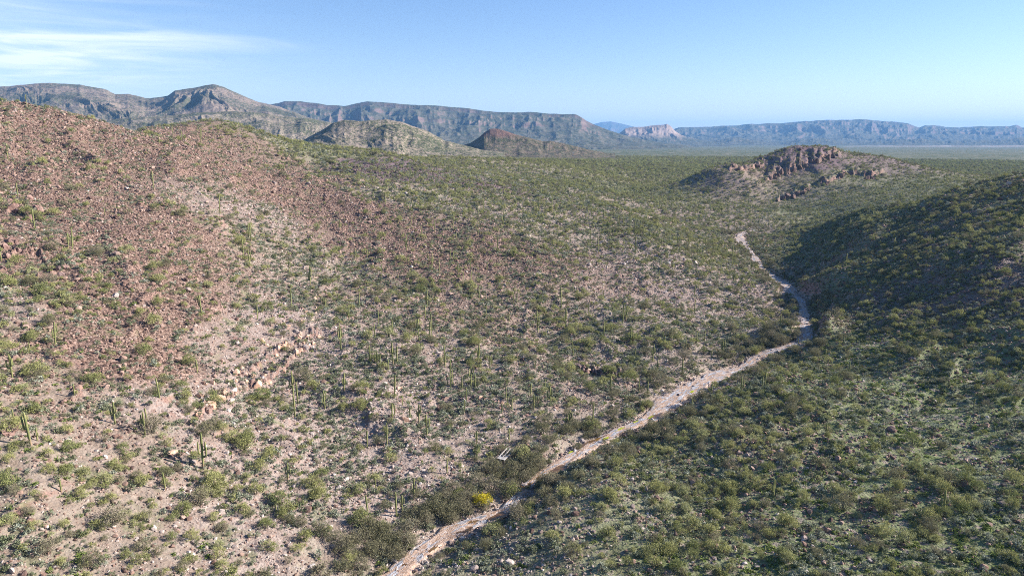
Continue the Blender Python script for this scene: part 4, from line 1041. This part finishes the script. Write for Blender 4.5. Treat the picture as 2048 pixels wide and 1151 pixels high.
# ------------------------------------------------------------------ outcrops and boulders at their own spots: reading x, y, width m, kind, height factor
OUT = """483 734 2 o 1|517 770 4.2 o 1|492 764 2.4 o 1.2|471 744 2 o 1|505 750 2 o 1.2|478 772 1.8 o .9|536 766 3 o .9|545 727 2.2 o 1.3|590 702 3.2 o 1|566 690 2.4 o .8|597 672 2.2 o 1|567 641 1.6 o .8|558 692 2.2 o 1|571 684 3 o .8|600 700 2.6 o 1.2|598 673 2.6 o 1
615 672 2 o 1.4|627 686 2.4 o 1|638 673 2.2 o 1.1|603 616 2.8 r .8|612 622 1.8 o .8|460 760 1.6 o 1|450 778 1.8 o 1|530 750 1.8 o 1|440 800 2 p .9|410 830 2.2 p 1|372 838 2 p .9|455 820 1.6 p 1.1|490 800 1.4 o 1|345 810 1.6 p 1
725 588 1.8 r .9|834 581 3.6 r .7|845 598 2.6 r .7|799 778 2.8 o 1.1|885 771 2.2 d .9|919 790 2.6 r .9|928 800 2 r .8|991 802 2.6 r .7|1001 814 2.4 r .7|980 792 2 d .8|1055 829 2.4 r .6|808 838 3.4 o .8|783 897 2.8 r .7|800 889 2.4 o .6|820 912 1.8 o .6
11 410 4.2 r 1|25 414 4 r 1|38 420 3.6 r 1|76 421 2.6 r 1.2|56 426 3.2 r 1.1|66 414 3 r 1.1|24 484 5.5 r 1.1|38 492 4 r .9|33 511 3.6 r .9|12 496 3.6 r 1.2|181 420 1.4 r 1|263 372 1.6 r .9|80 553 4.6 r .9|62 545 3 d 1|131 534 3 r 1.2|120 526 2.4 r 1.1
90 575 3.6 r .7|60 566 3.4 r .7|106 562 2.6 r .8|474 638 2 r .9|464 634 1.8 d .9|482 632 1.8 r .9|420 708 2 r .9|345 714 1.8 p .9|229 889 1.5 d .9|323 1037 1.4 r .9|338 1013 1.2 r .8|355 1060 1.5 r .8|378 1063 1.5 r .8|305 1005 1.3 r .8
346 901 2.8 o .5|30 848 4.6 r .6|12 862 4 r .6|50 858 3 r .5|38 1022 2.4 r .8|20 1030 2.2 r .7|60 1040 1.8 r .8|83 247 1.8 r 1|155 233 2 r .9|250 270 3 d .9|262 268 2.2 d 1|215 236 1.6 r .9|530 420 2.4 p .8|548 430 2.2 p .9|540 445 2 o .8|522 428 1.8 o .9
1158 730 3.2 d .8|1172 734 2.8 r .9|1188 739 3 d .9|1206 748 3.2 r .9|1231 742 2.8 d .8|1198 740 2.2 r 1.1|1218 752 2 d 1|1343 782 1.8 r .8|1332 790 1.6 o .8|1604 934 1.3 p .8|1425 947 1.5 r .8|1471 739 1.5 d .9|960 372 3 r .7|948 366 2.6 r .8|1140 396 3 p .6|1160 402 3 p .6
1478 322 9 c 1.1|1466 330 8 c 1|1474 339 8 c 1|1490 334 7 c 1|1509 324 8 c 1.2|1521 320 9 c 1|1517 331 8 c 1.3|1526 338 8 c 1.4|1556 350 8 c 1.7|1564 347 7 c 1.8|1576 343 8 c 1.6|1587 339 8 c 1.4|1599 333 8 c 1.4|1611 330 7 c 1.3|1541 354 7 c 1.5|1549 356 7 c 1.4
1623 324 8 c 1.8|1634 324 8 c 1.7|1646 319 8 c 1.7|1656 316 8 c 1.6|1666 314 7 c 1.4|1674 310 6 c 1|1646 356 8 c .9|1681 351 8 c 1.2|1692 348 7 c 1.1|1701 347 7 c 1.2|1646 368 7 c .9|1655 364 6 c 1|1732 358 10 c 1.3|1743 356 8 c 1.2|1752 353 7 c 1|1764 349 6 c 1|1723 371 4 o 1.6
1595 388 8 c 1|1587 393 8 c 1.1|1576 392 8 c 1.2|1566 396 7 c 1|1605 384 8 c .9|1584 380 6 c 1.1|1555 400 6 c .9|1618 380 6 c .8|1545 316 6 c .8|1570 307 6 c .8|1600 298 6 c .8|1628 290 7 c .8|1655 296 6 c .8"""
for k in range(62):     # more of the orange-pink ribs and of the dark red crags, crowding the surveyed ones
    u_ = rng.uniform(); OUT += '|%.0f %.0f %.1f %s %.2f' % (np.interp(u_, [0, .35, .7, 1], [395, 485, 575, 625]) + rng.normal() * 16, np.interp(u_, [0, .35, .7, 1], [825, 765, 690, 600]) + rng.normal() * 17, rng.uniform(1.1, 3.0), rng.choice(['o', 'o', 'p']), rng.uniform(.7, 1.4))
for k in range(46):
    c_ = [(25, 412), (60, 420), (28, 492), (80, 560), (118, 530), (8, 545)][k % 6]
    OUT += '|%.0f %.0f %.1f %s %.2f' % (max(2, c_[0] + rng.normal() * 15), c_[1] + rng.normal() * 10, rng.uniform(1.4, 3.6), rng.choice(['r', 'r', 'd']), rng.uniform(.7, 1.3))
for k in range(40):
    c_ = [(1180, 738), (1215, 748), (940, 795), (1010, 808), (840, 590), (530, 435)][k % 6]
    OUT += '|%.0f %.0f %.1f %s %.2f' % (c_[0] + rng.normal() * 16, c_[1] + rng.normal() * 7, rng.uniform(1.0, 2.4), rng.choice(['r', 'd', 'o']), rng.uniform(.7, 1.2))
items = []
KM = {'o': ('orange_rock', 'orange pink'), 'r': ('red_rock', 'reddish'), 'd': ('dark_rock', 'dark brown'), 'p': ('pale_rock', 'pale'), 'c': ('crag_rock', 'tan craggy')}
for ln in OUT.replace('\n', '|').split('|'):
    a_ = ln.split(); px_, py_, wm, hf = float(a_[0]), float(a_[1]), float(a_[2]), float(a_[4])
    q = cast([px_], [py_ + 1], Z2)[0]
    if np.isnan(q[0]): continue
    mt, word = KM[a_[3]]
    me = BOULD[mt][int(rng.integers(4))]
    far_ = a_[3] == 'c'
    sc_ = wm * .5 * (1.0 if not far_ else 1.1)
    o = place_thing('rock_outcrop', [('rock', me)], (q[0], q[1], ground(q[0], q[1]) - sc_ * .12), (rng.normal() * .2, rng.normal() * .2 + (-.25 if far_ else 0), rng.uniform(0, 6.28)), (sc_, sc_ * rng.uniform(.7, 1.1), sc_ * hf * (1.0 if not far_ else 1.15)))
    items.append((o, word + (' crag' if far_ else ' slab' if hf < .75 else ' outcrop' if wm > 2.9 else ' boulder'), px_, py_))
give_labels(items, 'outcrop', 'rock outcrops on the hillsides')

# ------------------------------------------------------------------ saguaros: foot x, foot y, height read, arms
SG = """53 209 18 0|346 272 24 0|364 284 20 0|319 289 17 0|402 288 28 2|460 295 17 0|412 289 14 0|16 319 30 2|36 395 28 0|308 381 38 1|440 428 38 0|210 430 14 0|70 460 40 1|137 496 30 0|145 498 40 0|502 482 33 0|498 479 30 0|487 515 36 0|500 533 32 1|680 460 20 0|3 522 40 2|617 307 14 0|577 335 12 0|459 467 12 0
720 366 22 0|776 394 27 0|771 409 24 0|819 422 16 0|826 428 25 1|796 449 18 1|823 449 14 0|869 467 27 0|906 460 32 2|843 470 18 0|932 373 20 0|948 366 12 0|967 380 15 0|1007 453 28 3|1104 420 38 0|1077 423 26 1|1050 449 13 0|1070 449 12 0|913 486 22 0|956 475 16 0|995 505 32 0|813 503 32 3|710 519 22 2|735 515 16 0
900 522 22 0|907 521 18 0|941 536 20 0|864 536 30 3|856 526 20 0|1197 508 35 0|1271 508 38 0|1181 488 22 0|1167 415 22 0|1183 435 18 0|1207 446 26 0|1177 439 24 0|1268 470 32 0|1287 474 16 2|1318 475 18 0|1330 477 14 0|1340 481 16 0|1360 484 20 0|1259 439 14 0|1354 491 18 0|579 547 26 1|404 631 40 1|583 617 40 0|111 689 44 2
60 704 20 0|25 754 46 4|515 638 28 0|395 745 26 0|319 795 40 0|149 789 22 0|230 847 44 3|62 890 68 1|75 881 26 3|290 869 46 1|294 847 32 0|407 937 72 4|123 983 27 0|331 980 38 0|576 960 36 2|553 1026 20 0|101 1059 12 0|27 835 18 0|587 792 50 3|590 833 46 0|596 807 44 0|650 817 36 2|785 841 36 0|789 829 20 0|820 837 24 0|838 844 36 2
854 875 46 1|774 887 42 0|735 894 34 0|929 824 26 0|894 946 28 0|884 937 8 0|751 975 22 0|828 997 42 3|793 1032 50 0|805 1025 38 2|735 1021 34 0|684 1026 12 0|953 888 28 1|953 922 18 0|1018 885 26 0|1006 900 14 0|949 922 14 0|1123 980 16 0|1131 849 22 0|1138 850 30 4|1024 821 24 1|1004 824 18 0|1068 818 30 1|1101 809 38 4
621 573 40 2|718 612 26 0|651 617 18 0|698 641 30 1|682 700 52 2|757 652 30 0|750 676 28 0|786 669 32 0|837 673 36 2|839 682 12 0|863 661 34 0|859 681 38 0|862 679 18 0|854 614 34 2|851 637 26 0|763 546 18 0|878 546 30 0|916 549 22 0|926 564 20 0|942 568 24 0|975 538 14 0|958 600 28 1|1027 608 22 0|1034 606 16 0|973 628 18 0|1018 647 20 0
1053 658 24 0|1076 664 42 4|1131 655 38 2|1123 616 42 0|1092 673 16 0|1145 707 28 0|740 725 34 0|754 734 32 0|760 734 28 0|786 728 44 3|794 728 36 0|777 739 20 0|704 737 12 0|890 734 44 0|901 775 52 1|904 768 30 0|895 768 14 0|924 778 26 0|940 737 30 0|942 771 48 3|950 774 26 0|956 727 40 3|980 734 24 1|983 731 22 0|1071 734 14 0|688 783 38 2
789 795 46 0|805 810 20 0|933 800 26 0|1012 800 28 0|1015 810 18 0|1062 792 26 0|1090 778 22 0|1207 673 30 0|1261 686 28 1|1146 712 14 0|1327 693 30 2|1342 674 20 0|1270 711 18 0|1305 723 34 3|1314 744 26 2|1371 694 22 0|1393 686 20 0|1409 683 24 0|1423 714 16 0|1445 708 32 4|1365 749 32 0|1221 781 30 0|1278 784 28 0|1295 788 26 0
1186 852 46 0|1384 811 20 0|1423 782 20 0|1482 790 36 1|1529 772 36 0|1524 778 26 0|1560 773 18 0|1597 690 14 0|1650 721 24 0|1698 750 28 0|1687 690 16 0|1653 866 18 0|1547 994 38 2|1560 655 28 0|1501 655 18 0|1714 760 10 0|1947 816 20 0|1887 1026 48 2|1177 626 20 0|1245 646 36 0|1252 641 28 3|1388 596 24 0|1389 627 28 0|1526 662 18 3
1318 554 14 0|1442 545 24 0|1418 538 18 0|1462 550 12 0|1465 529 20 0|1445 520 14 0|1207 597 16 0|1235 453 22 0|1222 447 16 0|1246 449 14 0|1296 482 14 0|1378 497 16 0|1395 500 18 0|1372 512 14 0|1404 520 14 0"""
sg = np.array([[float(v) for v in t_.split()] for t_ in SG.replace('\n', '|').split('|')])
extra = []
for k in range(60):     # the loose line of them along the far crest
    f = rng.uniform(0, 1); cx_ = 1120 + 420 * f; cy_ = np.interp(cx_, [1120, 1250, 1400, 1480, 1540], [415, 440, 480, 520, 560])
    extra.append((cx_ + rng.normal() * 14, cy_ + abs(rng.normal()) * 26 + 4, rng.uniform(9, 17), rng.choice([0, 0, 0, 1, 2])))
for k in range(22): extra.append((rng.uniform(650, 1100), rng.uniform(310, 370), rng.uniform(6, 11), 0))
sg = np.vstack([sg, np.array(extra)])
q = cast(sg[:, 0], sg[:, 1], Z2)
items = []
cntS = 0
for (px_, py_, h_, na_), p_ in zip(sg, q):
    if np.isnan(p_[0]): continue
    d_ = to_pix(p_)[2]
    H = float(np.clip(h_ * d_ / FPX / .93, .8, 12.5))
    ch = [s_ for s_ in SAG if s_[0] == int(na_)]
    s_ = ch[int(rng.integers(len(ch)))]
    wxy = 4.7 * (H / 6) ** .45
    big_ = h_ >= 24
    ms_ = [('trunk', s_[1])] + [('arm', a_) for a_ in s_[2]] if big_ and s_[2] else [('saguaro', s_[3])]
    cntS += 1
    o = place_thing('saguaro', ms_, (p_[0], p_[1], ground(p_[0], p_[1])), (rng.normal() * .025, rng.normal() * .025, rng.normal() * .5), (wxy, wxy, H))
    lk = ('tall' if H > 6.2 else 'mid-height' if H > 3.8 else 'short') + ' ' + ['armless', 'one-armed', 'two-armed', 'three-armed', 'many-armed'][int(na_)] + ' cactus'
    items.append((o, lk, px_, py_))
give_labels(items, 'cactus', 'columnar cacti on the slopes')
# the sparse small ones beyond
def d_sg(x, y, z6): return .0011 * (z6[:, 3] > .3) * (np.hypot(x, y) > 380) + 0 * x
x, y, z, px, py = scatter(d_sg, .0011, 380, 1150, 1.0)
n = len(x); H = rng.uniform(2.5, 6, n); rot = np.zeros((n, 3)); rot[:, 2] = rng.uniform(0, 6.28, n)
stuff('distant_cactus_cover', np.stack([x, y, z], 1), rot, np.stack([H * .9 + 1, H * .9 + 1, H], 1), rng.integers(0, 13, n), [s_[3] for s_ in SAG], 'tiny distant columnar cacti dotted beyond the crest', 'cacti')

# ------------------------------------------------------------------ single features
def one(px_, py_): 
    p_ = cast([px_], [py_], Z2)[0]; return np.array([p_[0], p_[1], float(ground(p_[0], p_[1]))])
p_ = one(965, 1014)
yt = place_thing('yellow_shrub', [('foliage', BUSH['yellow'][0][0][0]), ('stems', BUSH['yellow'][0][0][1])], (p_[0], p_[1], p_[2] - .1), (0, 0, .6), (4.8, 4.4, 4.6))
tag(yt, 'bright yellow leafy shrub beside the pink sand of the wash', 'shrub')
for (px_, py_, w_, lab) in [(918, 988, 3.0, 'small yellow-green shrub just up the slope from the yellow one')]:
    p_ = one(px_, py_)
    o = place_thing('palo_verde', [('foliage', BUSH['palo_verde'][0][1][0]), ('stems', BUSH['palo_verde'][0][1][1])], tuple(p_), (0, 0, 1), (w_, w_, w_)); tag(o, lab, 'shrub')

# timber frame by the wash: three long rails, a cross piece, a boarded end, posts
def boxm(c, s, ax=None):
    c = np.array(c, float); s = np.array(s, float) / 2
    v = np.array([(i, j, k) for i in (-1, 1) for j in (-1, 1) for k in (-1, 1)], float) * s + c
    f = np.array([(0, 1, 3, 2), (4, 6, 7, 5), (0, 4, 5, 1), (2, 3, 7, 6), (0, 2, 6, 4), (1, 5, 7, 3)])
    return v, f
def bevbox(name, c, s, mat, parent):
    v, f = boxm(c, s); o = obj(name, np_mesh(name, v, f, mat), parent)
    b = o.modifiers.new('edge', 'BEVEL'); b.width = .015; b.segments = 2; return o
p_ = cast([1003], [927], Z2)[0]; zb = float(ground(p_[0], p_[1])) + 1.45
fr = bpy.data.objects.new('timber_frame', None); C.objects.link(fr); fr.location = (p_[0], p_[1], zb)
fr.rotation_euler = (0.05, 0, math.radians(-24))
tag(fr, 'weathered white timber frame with three long rails among bushes', 'frame')
for k, xo in enumerate((-.95, .02, .98)):
    bevbox('rail', (xo, 2.35, 0), (.20, 5.9, .20), M['weathered_timber'], fr)
bevbox('crosspiece', (-.46, 1.75, 0.0), (.76, .22, .14), M['weathered_timber'], fr)
bevbox('crosspiece', (.50, 1.5, 0.0), (.76, .16, .12), M['weathered_timber'], fr)
for k in range(4):
    bevbox('board', (0, -.42 + k * .345, .125), (2.12, .33, .045), M['weathered_timber'], fr)
for xo in (-.95, .98):
    for yo in (-.3, 2.4, 5.1):
        bevbox('post', (xo, yo, -.95), (.15, .15, 1.7), M['dead_wood'], fr)

# fallen cactus ribs and logs
LOGS = [(960, 868, 984, 880, .11, 'pale fallen log above the timber frame, upper of two'), (953, 876, 972, 882, .08, 'thin pale fallen log above the timber frame, lower of two'), (144, 772, 152, 790, .20, 'greyed dead trunk leaning on the scree at far left'), (409, 944, 425, 936, .12, 'short pale log beside the many-armed cactus'), (731, 600, 747, 612, .16, 'dark fallen trunk on the mid slope')]
for (a1, b1, a2, b2, rr, lab) in LOGS:
    A = cast([a1], [b1], Z2)[0]; B = cast([a2], [b2], Z2)[0]
    d_ = B - A
    pts = [A + d_ * t_ + np.array([0, 0, .12 + .1 * math.sin(t_ * 5)]) + np.array([math.sin(t_ * 7) * .08, 0, 0]) for t_ in np.linspace(0, 1, 9)]
    v, f4, f3 = tube(pts, np.linspace(rr, rr * .5, 9), 8, .08)
    c0 = pts[0]
    o = obj('fallen_log', np_mesh('fallen_log', v - c0, [f4, f3], M['dead_wood'], True)); o.location = tuple(c0)
    tag(o, lab, 'log', 'fallen logs on the slope')

# ------------------------------------------------------------------ the air
hz = bpy.data.materials.new('haze'); hz.use_nodes = True; t_ = hz.node_tree; t_.nodes.clear()
vo = t_.nodes.new('ShaderNodeVolumePrincipled'); vo.inputs['Color'].default_value = (.26, .56, 1.0, 1); vo.inputs['Density'].default_value = HAZE if 'HAZE' in globals() else 4.2e-5
vo.inputs['Anisotropy'].default_value = 0.0
mo = t_.nodes.new('ShaderNodeOutputMaterial'); t_.links.new(vo.outputs[0], mo.inputs['Volume'])
v, f = boxm((0, 0, 0), (2, 2, 2)); v = v * np.array([36500, 36500, 1]); v[:, 2] = np.where(v[:, 2] < 0, -120, 900)
tag(obj('haze', np_mesh('haze', v, f, hz)), 'thin blue air haze that fades the far mesas', 'haze', kind='stuff')
print('COUNTS big', n1_, 'mesq', n2_, 'low', n3_, 'grass', n4_, 'rock', n5_, 'sag', cntS, 'objects', len(SC.objects))
